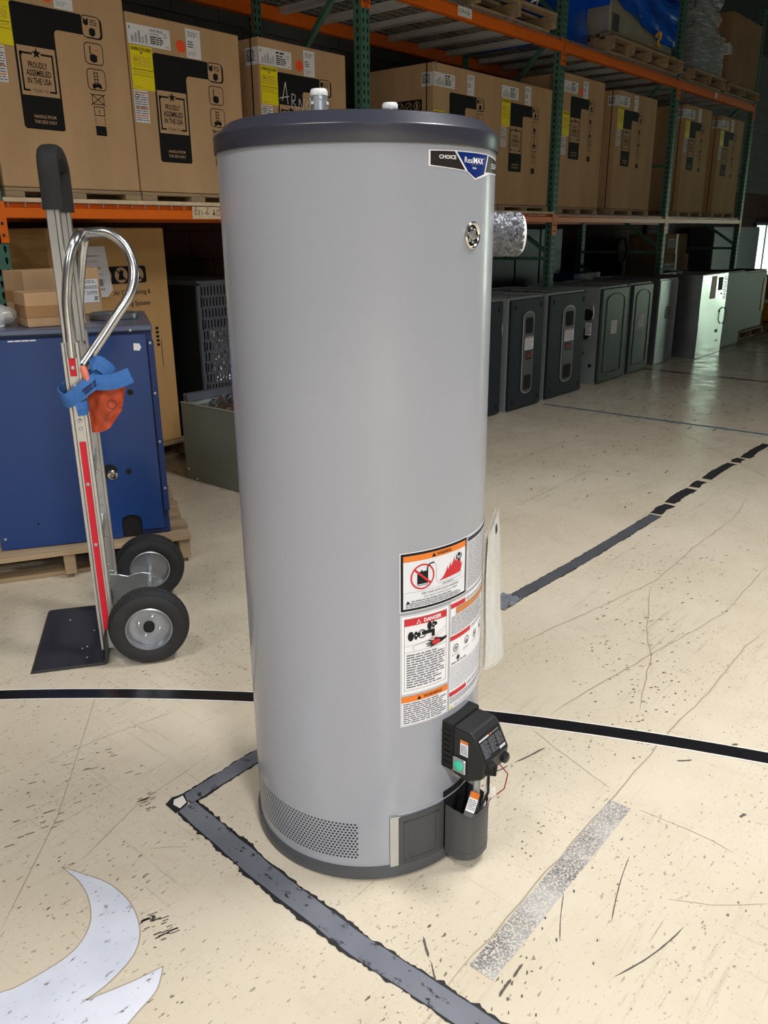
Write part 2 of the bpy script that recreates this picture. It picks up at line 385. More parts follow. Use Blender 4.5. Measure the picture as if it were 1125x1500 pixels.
class Canvas:
    def __init__(s): s.items = []
    def put(s, pts, faces, col, layer): s.items.append((pts, faces, col, layer)); return s
    def rect(s, x0, y0, x1, y1, col, layer=0): return s.put([(x0, y0), (x1, y0), (x1, y1), (x0, y1)], [(0, 1, 2, 3)], col, layer)
    def poly(s, pts, col, layer=1):
        tr = tessellate_polygon([[Vector((p[0], p[1], 0)) for p in pts]])
        return s.put(list(pts), [tuple(t) for t in tr], col, layer)
    def line(s, a, b, wd, col, layer=1):
        a = Vector(a); b = Vector(b); d = (b - a).normalized(); n = Vector((-d.y, d.x)) * wd / 2
        return s.put([tuple(a - n), tuple(b - n), tuple(b + n), tuple(a + n)], [(0, 1, 2, 3)], col, layer)
    def path(s, pts, wd, col, layer=1):
        for a, b in zip(pts[:-1], pts[1:]): s.line(a, b, wd, col, layer)
        return s
    def frame(s, x0, y0, x1, y1, wd, col, layer=1):
        s.rect(x0, y0, x1, y0 + wd, col, layer); s.rect(x0, y1 - wd, x1, y1, col, layer)
        s.rect(x0, y0 + wd, x0 + wd, y1 - wd, col, layer); return s.rect(x1 - wd, y0 + wd, x1, y1 - wd, col, layer)
    def disc(s, x, y, r, col, layer=1, n=24, ry=None):
        ry = ry or r
        return s.put([(x + r * math.cos(2 * PI * k / n), y + ry * math.sin(2 * PI * k / n)) for k in range(n)], [tuple(range(n))], col, layer)
    def ring(s, x, y, r, wd, col, layer=1, n=28):
        p = []
        for k in range(n):
            a = 2 * PI * k / n; p += [(x + r * math.cos(a), y + r * math.sin(a)), (x + (r - wd) * math.cos(a), y + (r - wd) * math.sin(a))]
        return s.put(p, [(2 * k, 2 * ((k + 1) % n), 2 * ((k + 1) % n) + 1, 2 * k + 1) for k in range(n)], col, layer)
    def rrect(s, x0, y0, x1, y1, r, col, layer=1):
        p = []
        for (cx, cy, a) in ((x1 - r, y0 + r, -90), (x1 - r, y1 - r, 0), (x0 + r, y1 - r, 90), (x0 + r, y0 + r, 180)):
            p += [(cx + r * math.cos(R_(a + 22.5 * k)), cy + r * math.sin(R_(a + 22.5 * k))) for k in range(5)]
        return s.put(p, [tuple(range(len(p)))], col, layer)
    def rframe(s, x0, y0, x1, y1, r, wd, col, bg, layer=1):
        s.rrect(x0, y0, x1, y1, r, col, layer); return s.rrect(x0 + wd, y0 + wd, x1 - wd, y1 - wd, max(r - wd, .001), bg, layer + 1)
    def text(s, t, x, y, size, col, layer=2, align='C', width=None, bold=0., rot=0.):
        vs_, fs, a, b = text2d(t, bold)
        k = size / .70
        kx = k if width is None else width / (b - a)
        off = -(a + b) / 2 if align == 'C' else (-a if align == 'L' else -b)
        c, sn = math.cos(rot), math.sin(rot)
        pts = []
        for v in vs_:
            px, py = (v[0] + off) * kx, v[1] * k
            pts.append((x + px * c - py * sn, y + px * sn + py * c))
        return s.put(pts, fs, col, layer)
    def words(s, x0, y0, x1, y1, n, col, layer=2, fill=.55, seed=1, ragged=.3):
        """rows of word-length dashes standing in for print too small to read"""
        rnd = random.Random(seed); h = (y1 - y0) / n; L = x1 - x0
        for i in range(n):
            y = y1 - (i + .5) * h; x = x0; end = x1 - (rnd.random() * ragged * L if rnd.random() < .5 else 0)
            while x < end:
                wl = h * (1.2 + 3.2 * rnd.random()); xe = min(x + wl, end)
                s.rect(x, y - h * fill / 2, xe, y + h * fill / 2, col, layer); x = xe + h * .45
        return s
    def bars(s, x0, y0, x1, y1, col, layer=2, seed=3, n=22):
        rnd = random.Random(seed); x = x0; st = (x1 - x0) / n
        while x < x1:
            a = st * (.3 + .7 * rnd.random()); s.rect(x, y0, min(x + a, x1), y1, col, layer); x += a + st * (.3 + .6 * rnd.random())
        return s
    def build(s, name, parent, fn, step=.0003, du=None):
        keys = []; V = []; Fc = []; MI = []
        for pts, faces, col, layer in s.items:
            if col not in keys: keys.append(col)
            n = len(V); V += [(p[0], p[1], layer) for p in pts]
            for f in faces:
                # counter-clockwise so the print faces outward
                ar = 0
                for k in range(len(f)):
                    p, q = pts[f[k]], pts[f[(k + 1) % len(f)]]; ar += p[0] * q[1] - q[0] * p[1]
                if abs(ar) < 1e-12: continue
                f = tuple(i + n for i in f); Fc.append(f if ar > 0 else tuple(reversed(f))); MI.append(keys.index(col))
        me = bpy.data.meshes.new(name); me.from_pydata(V, [], Fc); me.polygons.foreach_set('material_index', MI)
        if du:
            bm = bmesh.new(); bm.from_mesh(me)
            x0 = min(v[0] for v in V); x1 = max(v[0] for v in V); x = x0 + du
            while x < x1:
                bmesh.ops.bisect_plane(bm, geom=bm.verts[:] + bm.edges[:] + bm.faces[:], dist=1e-7, plane_co=(x, 0, 0), plane_no=(1, 0, 0)); x += du
            bm.to_mesh(me); bm.free()
        for v in me.vertices: v.co = fn(v.co.x, v.co.y, (v.co.z + 1) * step)
        for k in keys: me.materials.append(C[k])
        me.update()
        return link(name, me, parent)

def face_y(y):            # a face looking to -y in the parent's frame: u = x, v = z
    return lambda u, v, o: (u, y - o, v)
def face_xm(x, y_at):     # a face looking to -x: u runs towards -y from y_at
    return lambda u, v, o: (x - o, y_at - u, v)
def face_up(z): return lambda u, v, o: (u, v, z + o)

# ================================================================ the hall
def struct(name, mb, mat, parent=None, bevel=0):
    o = mb.build(name, mat, parent, bevel)
    if parent is None: o['kind'] = 'structure'
    return o
X0, X1, Y0, Y1, ZC = -8.0, 19.5, -9.0, 5.0, 5.6
floor = struct('floor', MB().grid(lambda a, b: (X0 + (X1 - X0) * a, Y0 + (Y1 - Y0) * b, 0), 4, 4, smooth=False), C['floor'])
struct('ceiling', MB().box(X0, Y0, ZC, X1, Y1 + .2, ZC + .1), C['ceiling'])
struct('wall_left', MB().box(X0 - .1, Y0, 0, X0, Y1 + .2, ZC), C['plaster'])
struct('wall_front', MB().box(X0 - .1, Y0 - .1, 0, X1 + .1, Y0, ZC), C['plaster'])
wall_b = struct('wall_back', MB().box(X0 - .1, Y1 + .012, 0, X1 + .1, Y1 + .2, 1.94, mi=1).box(X0 - .1, Y1 + .012, 1.94, X1 + .1, Y1 + .2, ZC), [C['mortar'], C['mortar_red']])
# concrete blocks: one by one where the photograph shows them, joined elsewhere
def block_mesh(red): return MB().box(-.1975, 0, -.0945, .1975, .02, .0945).mesh('block', .004, 1)
bm_g = block_mesh(0); bm_g.materials.append(C['block']); bm_r = block_mesh(1); bm_r.materials.append(C['block_red'])
rest_g, rest_r = MB(), MB(); n_blocks = 0
for row in range(0, 21):
    z = .097 + row * .1937
    for k in range(0, 70):
        x = -7.6 + k * .4 + (.2 if row % 2 else 0)
        if x > 19.2 or 16.4 < x < 17.95 and .4 < z < 1.5: continue
        red = z < 1.93
        vis = (2.3 < z < 3.1 and 1.5 < x < 8.0) or (14.5 < x < 18.3 and 1.7 < z < 3.4)
        if vis and n_blocks < 240:
            o = link('block', bm_r if red else bm_g, wall_b); o.location = (x, Y1 - .002, z); n_blocks += 1
        elif x > 1.2 and z < 3.6:
            (rest_r if red else rest_g).box(x - .1955, Y1 - .002, z - .0925, x + .1955, Y1 + .015, z + .0925)
        elif x > 1.2:
            rest_g.box(x - .1955, Y1 - .002, z - .0925, x + .1955, Y1 + .015, z + .0925)
tag(rest_g.build('blockwork', C['block'], wall_b), kind='stuff'); tag(rest_r.build('red_blockwork', C['block_red'], wall_b), kind='stuff')
# far right wall with daylit roll-up door panels
wall_r = struct('wall_right', MB().box(X1, Y0 - .1, 0, X1 + .1, -1.3, ZC).box(X1, .9, 0, X1 + .1, Y1 + .2, ZC).box(X1, -1.3, 2.6, X1 + .1, .9, ZC), C['plaster'])
d1 = MB().box(X1 + .0, -1.3, 0, X1 + .03, -1.2, 2.6).box(X1, .8, 0, X1 + .03, .9, 2.6).box(X1, -1.3, 2.5, X1 + .03, .9, 2.6)
for k in range(1, 5): d1.box(X1, -1.25, k * .52 - .02, X1 + .03, .85, k * .52 + .02)
door1 = struct('door_1', d1, C['silver'])
for k in range(5): MB().box(X1 + .035, -1.25, k * .52 + .0, X1 + .05, .85, k * .52 + .52).build('pane', C['day'], door1)
# lit window at the far end of the back wall
wf = MB()
for (a, b, c_, d) in ((16.36, .50, 16.41, 1.42), (17.55, .50, 17.6, 1.42), (16.36, .46, 17.6, .51), (16.36, 1.41, 17.6, 1.46), (16.98, .50, 17.02, 1.42)): wf.box(a, Y1 - .05, b, c_, Y1 + .02, d)
win1 = struct('window_1', wf, C['slate_metal'])
for (a, b) in ((16.41, 16.98), (17.02, 17.55)): MB().box(a, Y1 - .03, .51, b, Y1 - .02, 1.41).build('pane', C['day2'], win1)

# ceiling lamps
for i, (x, y, wt) in enumerate(LAMPS):
    where = ['nearest the tall grey water heater', 'behind the photographer', 'farthest from the rack by the front wall', 'nearest the left wall beside the rack', 'over the floor right of the water heater', 'over the open floor on the right'][i]
    t = thing('ceiling_light', 'long white ceiling light hanging ' + where, 'ceiling light', (x, y, LAMP_Z), 0, 'ceiling lights of the hall')
    MB().prism([(-.14, 0), (.14, 0), (.06, .09), (-.06, .09)], 1.5, TR(0, -.75, 0)).build('housing', C['white_plastic'], t)
    MB().box(-.12, -.73, -.02, .12, .73, -.004).build('diffuser', C['lamp_on'], t)
    cm = MB()
    for yy in (-.5, .5): cm.cyl((0, yy, .09), (0, yy, ZC - LAMP_Z), .006, 6)
    cm.build('cable', C['zinc'], t)
    ld = bpy.data.lights.new('lamp', 'AREA'); ld.shape = 'RECTANGLE'; ld.size = .5; ld.size_y = 1.5; ld.energy = wt; ld.spread = R_(150 if x < 2 else 125); ld.color = (1.0, .985, .965)
    lo = bpy.data.objects.new('lamp', ld); COL.objects.link(lo); lo.parent = t; lo.location = (0, 0, -.03)

# ---------------------------------------------------------------- markings on the floor
def strip(pts, wd, z, jag=0., step=.02, seed=1, mb=None, taper=False):
    """ribbon along a polyline with ragged edges"""
    rnd = random.Random(seed); mb = mb or MB(); P = [Vector((p[0], p[1])) for p in pts]; out = []
    for a, b in zip(P[:-1], P[1:]):
        n = max(1, int((b - a).length / step))
        for k in range(n): out.append(a + (b - a) * k / n)
    out.append(P[-1]); vs_ = []; st_ = {1: .3, -1: .3}
    for i, p in enumerate(out):
        tp = min(1, 8 * min(i, len(out) - 1 - i) / max(1, len(out) - 1) + .15) if taper else 1
        d = (out[min(i + 1, len(out) - 1)] - out[max(i - 1, 0)]).normalized(); n = Vector((-d.y, d.x))
        for sgn in (1, -1):
            st_[sgn] = .72 * st_[sgn] + .28 * rnd.random() ** 2 * 1.6
            j = jag * (st_[sgn] + .35 * rnd.random() ** 4) * (1.5 if rnd.random() < .04 else 1)
            q = p + n * sgn * (wd / 2 + j) * tp; vs_.append((q.x, q.y, z))
    return mb.add(vs_, [(2 * i, 2 * i + 1, 2 * i + 3, 2 * i + 2) for i in range(len(out) - 1)])

arc = [(-3.342 + 5.754 * math.cos(a), -1.552 + 5.754 * math.sin(a)) for a in [R_(8 + .5 * k) for k in range(0, 80)]]
ln = strip(arc, .062, .0008).build('court_line_border', C['line_white'], floor)
ln = strip(arc, .050, .0014, .001, seed=3).build('court_line', C['line_black'], floor); ln['label'] = 'black curved court line'
sw = [(.656, 1.501), (.691, 1.398), (.697, 1.34), (.69, 1.28), (.663, 1.216), (.621, 1.176), (.556, 1.158), (.507, 1.158), (.581, 1.128), (.643, 1.11), (.605, 1.076), (.56, 1.064), (.50, 1.052), (.40, 1.05), (.30, 1.10), (.30, 1.30), (.36, 1.305), (.414, 1.295), (.447, 1.282), (.54, 1.274), (.601, 1.303), (.637, 1.358), (.656, 1.426)]
def smooth2(P, n=6):
    P = [Vector(p) for p in P]; out = []
    for i in range(len(P) - 1):
        p0, p1, p2, p3 = P[max(i - 1, 0)], P[i], P[i + 1], P[min(i + 2, len(P) - 1)]
        for k in range(n):
            t = k / n; q_ = .5 * ((2 * p1) + (p2 - p0) * t + (2 * p0 - 5 * p1 + 4 * p2 - p3) * t * t + (3 * p1 - p0 - 3 * p2 + p3) * t ** 3); out.append((q_.x, q_.y))
    return out
sw = smooth2(sw[0:8]) + smooth2(sw[7:10]) + smooth2(sw[9:15]) + smooth2(sw[14:16]) + smooth2(sw[15:] + sw[:1])
def flat_poly(pts, z):
    tr = tessellate_polygon([[Vector((p[0], p[1], 0)) for p in pts]]); mb = MB()
    for t in tr:
        q = [pts[i] for i in t]; ar = (q[1][0] - q[0][0]) * (q[2][1] - q[0][1]) - (q[2][0] - q[0][0]) * (q[1][1] - q[0][1])
        mb.add([(p[0], p[1], z) for p in (q if ar > 0 else q[::-1])], [(0, 1, 2)])
    return mb
o = flat_poly(sw, .001).build('painted_emblem', C['swoosh'], floor); o['label'] = 'worn white curved painted mark'
wm = MB()
for (a, b) in zip(sw, sw[1:] + sw[:1]): strip([a, b], .0016, .0013, .0008, .008, mb=wm)
wm.build('emblem_outline', C['crack'], floor)

CR = dict(s1=[(1.201, 2.186), (1.136, 2.132), (.739, 1.669), (.482, 1.434)], s2=[(3.465, .823), (3.008, .809), (2.864, .81), (2.016, .951), (1.883, .967)],
          s3=[(2.856, .647), (2.666, .664), (2.447, .66), (2.345, .655), (2.095, .665), (1.782, .667), (1.664, .664), (1.441, .664), (1.274, .667), (1.164, .665), (1.043, .665), (.933, .664)],
          s4=[(4.444, 1.201), (4.001, 1.131), (3.487, 1.136), (3.013, 1.12), (2.828, 1.15), (2.294, 1.247), (2.099, 1.277)], s5=[(2.948, 1.115), (2.587, .977), (2.397, .882), (2.061, .773)],
          s12=[(1.785, .973), (1.701, .737), (1.681, .684)], s13=[(1.423, .434), (1.464, .356), (1.543, .266)], s14=[(1.654, .595), (1.661, .472), (1.647, .367)],
          s18=[(5.996, 2.758), (5.494, 1.919), (4.799, 1.21)], s19=[(3.948, 2.51), (4.782, 2.516), (5.181, 2.318)], s20=[(3.497, 2.051), (4.295, 2.072), (4.334, 1.795)],
          s21=[(1.113, 1.58), (.883, 1.554), (.696, 1.489)], s22=[(.816, 1.894), (.99, 1.878), (1.209, 1.83)], s15=[(.817, 1.4), (.878, 1.333)])
cm = MB(); q = 0
for k, v in CR.items():
    q += 1; rn = random.Random(q)
    pts = []
    for a, b in zip(v[:-1], v[1:]):
        n = max(2, int(math.hypot(b[0] - a[0], b[1] - a[1]) / .05))
        for j in range(n): pts.append((a[0] + (b[0] - a[0]) * j / n + rn.uniform(-.003, .003), a[1] + (b[1] - a[1]) * j / n + rn.uniform(-.003, .003)))
    pts.append(v[-1])
    far = max(p[0] for p in v) > 2.2
    if k == 's1': pts = v
    strip(pts, .0026 if far else .0012, .0006, .0012 if far else .0005, .02, q, cm, True)
tag(cm.build('crack', C['crack'], floor), kind='stuff')
def curve2(v):
    P = [Vector((p[0], p[1])) for p in v]
    if len(P) == 2: P = [P[0], (P[0] + P[1]) / 2 + Vector((P[1].y - P[0].y, P[0].x - P[1].x)) * .04, P[1]]
    return [(1 - t) ** 2 * P[0] + 2 * t * (1 - t) * P[1] + t * t * P[2] for t in [k / 12 for k in range(13)]]
dm = MB()
for (v, wd) in (([(1.372, .378), (1.267, .391), (1.172, .435)], .003), ([(1.49, .547), (1.289, .495)], .0025), ([(1.297, .607), (1.181, .553)], .002), ([(1.522, .954), (1.6, .934)], .004), ([(1.62, .928), (1.733, .898)], .005),
                ([(1.089, .582), (1.05, .58)], .005), ([(1.045, .581), (.998, .578)], .006), ([(1.018, .768), (.985, .73)], .005), ([(.98, .72), (.961, .70), (.923, .659)], .004), ([(1.9, .60), (1.93, .57)], .006), ([(2.05, .52), (2.08, .50)], .008), ([(1.78, .40), (1.80, .392)], .008)):
    c3 = curve2(v); strip(c3, wd * .35, .0007, wd * .45, .006, int(wd * 1e4), dm, True)
rn = random.Random(5)
def smear(cx_, cy_, dx, dy, n, ln_, dirx, diry, wd=.003):
    for k in range(n):
        a = (cx_ + rn.uniform(-dx, dx), cy_ + rn.uniform(-dy, dy)); l = ln_ * (.4 + rn.random())
        strip([a, (a[0] + dirx * l, a[1] + diry * l)], wd * (.5 + rn.random()), .0007, .001, .01, k, dm)
smear(.69, 1.20, .018, .04, 30, .016, .9, -.35, .0022); smear(.905, 1.54, .02, .035, 22, .012, .9, -.3, .0016)
smear(2.05, .80, .25, .12, 40, .007, .9, -.5, .003); smear(2.4, .92, .35, .15, 55, .009, .9, -.5, .003); smear(3.1, 1.1, .6, .3, 60, .012, .9, -.4, .003); smear(1.5, .75, .18, .14, 40, .004, .8, .4, .0025)
smear(.8, 1.8, .2, .15, 30, .02, .8, -.3, .002); smear(4.5, 2.2, .9, .6, 60, .03, 1, .3, .004); smear(6.8, 2.4, 1.2, .7, 50, .07, 1, .1, .006); smear(1.1, .55, .25, .1, 25, .008, .8, .4, .002)
tag(dm.build('scuff_mark', C['crack_dark'], floor), kind='stuff')

def tape(name, label, pts, wd, seed, top='tape_worn', edge=.008, trim=0.0):
    t = thing(name, label, 'floor tape', (pts[0][0], pts[0][1], 0))
    off = [(p[0] - pts[0][0], p[1] - pts[0][1]) for p in pts]
    strip(off, wd - .006, .0009, edge, .007, seed).build('adhesive_edge', C['tape_black'], t)
    strip(off, wd - .010, .0016, .004, .02, seed + 9).build('tape_face', C[top], t)
    return t, off
t, _ = tape('floor_tape', 'grey tape strip running under the heater from the tape corner', [(.972, 1.476), (1.6, 1.476)], .050, 2)
t, off = tape('floor_tape', 'scuffed grey tape strip running from the tape corner towards the photographer', [(.960, 1.458), (.930, 1.15), (.918, .85), (.926, .66), (.930, .45)], .056, 4, edge=.010)
t = thing('floor_tape', 'torn black scrap with white middle at the tape corner', 'floor tape', (.955, 1.48, 0))
for n_, pl, z, m_ in (('adhesive_edge', [(-.03, -.028), (.012, -.02), (.03, .018), (.0, .03), (-.026, .02)], .0022, 'tape_black'), ('bare_patch', [(-.012, -.02), (.012, -.014), (.022, .014), (-.002, .018), (-.014, .004)], .0027, 'line_white')):
    flat_poly(pl, z).build(n_, C[m_], t)
t, _ = tape('floor_tape', 'dark grey tape strip from behind the heater with a crumpled near end', [(2.41, 1.478), (3.0, 1.452), (3.78, 1.440)], .058, 6, 'tape_dark', .006)
cr = MB()
def crump(a, b):
    return (-.02 + .12 * a, -.04 + .08 * b, .004 + .012 * abs(math.sin(7 * a + 5 * b) * math.cos(9 * b - 3 * a)))
cr.grid(crump, 8, 6).build('crumpled_end', C['tape_grey'], t)
t = thing('floor_tape', 'row of broken black tape scraps leading to the right', 'floor tape', (3.8, 1.45, 0))
for k, (a, b, dy) in enumerate(((0, .18, 0), (.21, .52, .015), (.56, .70, .02), (.76, 1.18, .02), (1.22, 1.33, .01), (1.36, 1.80, .0), (1.9, 2.3, -.02))):
    strip([(a, dy), ((a + b) / 2, dy + .01), (b, dy)], .045, .0012, .012, .03, 30 + k).build('tape_scrap', C['tape_black'], t)
t = thing('worn_floor_stripe', 'speckled worn silver stripe stuck on the floor right of the heater', 'floor tape', (1.02, .632, 0))
strip([(0, 0), (.622, .007)], .052, .0009, .0015, .01, 8).build('stripe_face', C['worn_stripe'], t)
t = thing('floor_tape', 'thin blue tape line crossing the floor in front of the furnaces', 'floor tape', (5.885, 3.27, 0))
strip([(0, 0), (-.005, -.9), (.0, -3.2)], .030, .0009, .008, .04, 12).build('tape_face', C['tape_blue'], t)
t = thing('floor_tape', 'black tape line crossing the floor before the bright galvanised cabinet', 'floor tape', (8.10, 3.36, 0))
strip([(0, 0), (-.05, -1.0), (-.05, -3.0)], .05, .0009, .008, .05, 13).build('tape_face', C['line_black'], t)

# ================================================================ water heater
HX, HY, HR = 1.260, 1.126, .262
H = thing('water_heater', 'tall grey cylindrical gas water heater standing on the cream floor', 'water heater', (HX, HY, 0))
# in the heater's frame: front is -y; polar angle th measured from the camera-facing side (world -138.2 deg), positive to the right
A0 = R_(-138.2)
def hp(deg, z, r=HR):
    a = A0 + R_(deg); return (r * math.cos(a), r * math.sin(a), z)
jk = MB()
PA0, PA1, PZ0, PZ1 = -112, -5, .055, .147
# jacket in angular pieces so that the perforated window can be left open
N = 120
def jpatch(a0, a1, z0, z1, nz=1):
    n = max(2, int((a1 - a0) / 3)); jk.grid(lambda a, b: hp(a0 + (a1 - a0) * a, z0 + (z1 - z0) * b), n, nz)
jpatch(-180, 180, .147, 1.474); jpatch(-180, 180, .030, .055); jpatch(PA1, 180, .055, .147); jpatch(-180, PA0, .055, .147)
jk.perf(lambda u, v: hp(u, v), PA0, PA1, PZ0, PZ1, 60, 13, [(x * 1.1, y * 1.1) for x, y in CIRC], True)
jacket = jk.build('jacket', C['jacket'], H)
MB().lathe([(.252, .03), (.252, .17)], 48).build('inner_skirt', C['blacker'], H)
MB().lathe([(.240, 0), (.262, 0), (.2685, .006), (.2685, .028), (.2655, .034), (.24, .034)], 72).build('base_ring', C['ring'], H)
lidm = MB()
for pr in ([(.258, 1.4685), (.2655, 1.4685)], [(.2655, 1.4685), (.2665, 1.470), (.2665, 1.4955)], [(.2665, 1.4955), (.2660, 1.4972), (.2645, 1.4985)], [(.2645, 1.4985), (.2425, 1.5165)], [(.2425, 1.5165), (.2410, 1.5180), (.236, 1.5195), (.20, 1.5215), (.0001, 1.525)]): lidm.lathe(pr, 96)
lidm.build('top_lid', C['lid'], H)
for k, (x, y) in enumerate(((1.168, 1.132), (1.380, 1.143))):
    T = TR(x - HX, y - HY, 0)
    nb = MB().lathe([(.0150, 1.515), (.0150, 1.562), (.0001, 1.563)], 24, T)
    n_ = nb.build('water_nipple', C['zinc'], H)
    cp = MB().lathe([(.0152, 1.5625), (.0156, 1.564), (.0156, 1.570), (.0135, 1.5735), (.0001, 1.574)], 24, T)
    for a in range(6): cp.box(-.0022, -.0172, 1.556 if a % 2 else 1.548, .0022, -.0150, 1.560 if a % 2 else 1.553, T @ Matrix.Rotation(a * PI / 3 + .4, 4, 'Z'))
    cp.build('plastic_cap', C['white_plastic'], n_)

def cylmap(deg0, z0, r=HR):
    k = 180 / PI / HR
    return lambda u, v, o: hp(deg0 + u * k, z0 + v, r + o)
def arcl(d0, d1): return R_(d1 - d0) * HR

# badge
cv = Canvas(); W_ = arcl(26.8, 80)
zz = lambda z: z - 1.418
xa = lambda d: arcl(26.8, d)
def badge_pt(d, z): return (xa(d), zz(z))
out = [(26.6, 1.459), (38, 1.4602), (60, 1.4602), (71, 1.4575), (80.5, 1.4545), (80.5, 1.4305), (65, 1.4290), (51, 1.4165), (45.5, 1.4290), (26.6, 1.4345)]
cv.poly([badge_pt(*p) for p in out], 'white', 0)
cv.poly([badge_pt(*p) for p in ((27.4, 1.4575), (38.6, 1.4588), (44.6, 1.4304), (27.4, 1.4360))], 'badge_dark', 1)
cv.poly([badge_pt(*p) for p in ((39.6, 1.4588), (61.5, 1.4588), (58.4, 1.4270), (51.2, 1.4187), (46.1, 1.4290))], 'badge_blue', 1)
cv.poly([badge_pt(*p) for p in ((62.6, 1.4582), (79.8, 1.4532), (79.8, 1.4317), (59.6, 1.4304))], 'badge_dark', 1)
cv.text('CHOICE', xa(35.2), zz(1.4465), .0058, 'white', 2, width=arcl(31.0, 39.2), bold=.02)
cv.text('Real', xa(44.0), zz(1.4425), .0092, 'white', 2, 'L', width=arcl(44, 49.4)); cv.text('MAX', xa(49.8), zz(1.4425), .0092, 'white', 2, 'L', width=arcl(49.8, 57.2), bold=.025)
cv.text('TM', xa(57.6), zz(1.4500), .002, 'white', 2, 'L'); cv.rect(xa(48), zz(1.4400), xa(53), zz(1.4403), 'paleink', 2)
cv.text('Series', xa(50.4), zz(1.4335), .0036, 'white', 2, bold=.02)
cv.words(xa(66), zz(1.4375), xa(76), zz(1.4475), 3, 'paleink', 2, .5, 5)
cv.build('badge', H, cylmap(26.8, 1.418), du=.012)['label'] = 'dark and blue model badge'

# medallion
T = frame(hp(50.1, 1.325, HR - .002), Vector(hp(50.1, 0, 1)))
md = MB().lathe([(.0235, 0), (.0235, .004), (.021, .006), (.0185, .0045), (.0175, .003), (.0001, .003)], 32, T).build('round_plug', C['chrome'], H)
pl = MB().lathe([(.008, .003), (.008, .006), (.005, .007), (.0001, .007)], 6, T, smooth=False)
for k in range(6): pl.cyl(T @ Vector((.012 * math.cos(k * PI / 3), .012 * math.sin(k * PI / 3), .003)), T @ Vector((.012 * math.cos(k * PI / 3), .012 * math.sin(k * PI / 3), .0048)), .0025, 8)
pl.build('plug_centre', C['silver'], md)

# foil wrapped relief valve stub on the right
a = R_(-42); dv = Vector((math.cos(a), math.sin(a), 0))
T = frame(dv * .25 + Vector((0, 0, 1.326)), dv)
rn = random.Random(4); ft = MB()
def foilp(u, v):
    an = 2 * PI * u; rr = .0415 + .0014 * math.sin(9 * an + 4 * v * 6) * math.cos(5 * an - 9 * v) + .0012 * math.sin(23 * an + 17 * v)
    return T @ Vector((rr * math.cos(an), rr * math.sin(an), .073 * v))
ft.grid(foilp, 72, 14); fo = ft.build('foil_insulation', C['foil_dull'], H)
MB().lathe([(.0405, .069), (.0415, .072), (.036, .079), (.028, .0795), (.0275, .071)], 28, T).build('insulation_end', C['white_plastic'], fo)
MB().lathe([(.0001, .074), (.028, .074)], 20, T).build('dark_core', C['blacker'], fo)

# ---- warning labels
du_ = .010
# 1: fire and explosion warning in a black frame
L1 = Canvas(); wv = arcl(14.9, 52.2); hv = .124
L1.rect(0, 0, wv, hv, 'white', 0); L1.rect(.0018, .0018, wv - .0018, hv - .0018, 'ink', 1); L1.rect(.0070, .0070, wv - .0070, hv - .0070, 'label_sheet', 2)
L1.rect(.0070, hv - .0190, wv - .0070, hv - .0070, 'lab_orange', 3)
L1.poly([(wv * .40, hv - .0172), (wv * .46, hv - .0172), (wv * .43, hv - .0090)], 'ink', 4); L1.text('WARNING', wv * .58, hv - .0160, .0064, 'ink', 4, bold=.02, width=.038)
L1.rect(.0070, .0405, wv - .0070, .0409, 'greyink', 3)
cxp, cyp = .048, .0705
L1.ring(cxp, cyp, .0265, .0032, 'lab_red', 5)
L1.rect(cxp - .012, cyp - .018, cxp + .012, cyp + .011, 'ink', 4); L1.rect(cxp - .012, cyp - .0165, cxp + .012, cyp - .0150, 'label_sheet', 5)
L1.path([(cxp + .010, cyp + .010), (cxp + .010, cyp + .018), (cxp + .016, cyp + .024), (cxp + .026, cyp + .025)], .0028, 'ink', 6); L1.rect(cxp - .004, cyp + .011, cxp - .001, cyp + .014, 'ink', 5)
L1.line((cxp - .0185, cyp + .017), (cxp + .0185, cyp - .017), .0042, 'lab_red', 6)
fl = [(0, 0), (.010, .006), (.018, .018), (.022, .030), (.023, .020), (.027, .027), (.030, .038), (.031, .026), (.036, .034), (.041, .047), (.041, .034), (.046, .040), (.048, .031), (.053, .040), (.056, .030), (.060, .036), (.060, .022), (.066, .026), (.062, .012), (.060, .004)]
L1.poly([(.086 + p[0] * 1.02, .0525 + p[1] * .88) for p in fl], 'lab_red', 4)
L1.disc(.141, .0945, .0042, 'ink', 5, 12); L1.path([(.134, .095), (.133, .088), (.139, .086), (.141, .080), (.144, .086), (.149, .088), (.148, .095)], .0026, 'ink', 5)
L1.path([(.074, .094), (.079, .088), (.080, .055), (.086, .0475), (.146, .0475), (.150, .056)], .0006, 'greyink', 4); L1.words(.096, .0425, .130, .0462, 1, 'greyink', 4, .5, 3)
L1.text('FIRE AND EXPLOSION HAZARD', wv * .55, .0325, .0044, 'midink', 4, width=.095); L1.text('Can result in serious injury or death', wv * .55, .0262, .0038, 'midink', 4, width=.086)
L1.poly([(.012, .0172), (.021, .0172), (.0165, .0245)], 'ink', 4); L1.words(.024, .0195, wv - .012, .0235, 1, 'greyink', 4, .55, 8); L1.words(.012, .0085, wv - .012, .0190, 3, 'greyink', 4, .5, 9)
L1.build('warning_label', H, cylmap(14.9, .632), du=du_)['label'] = 'black framed fire warning label'
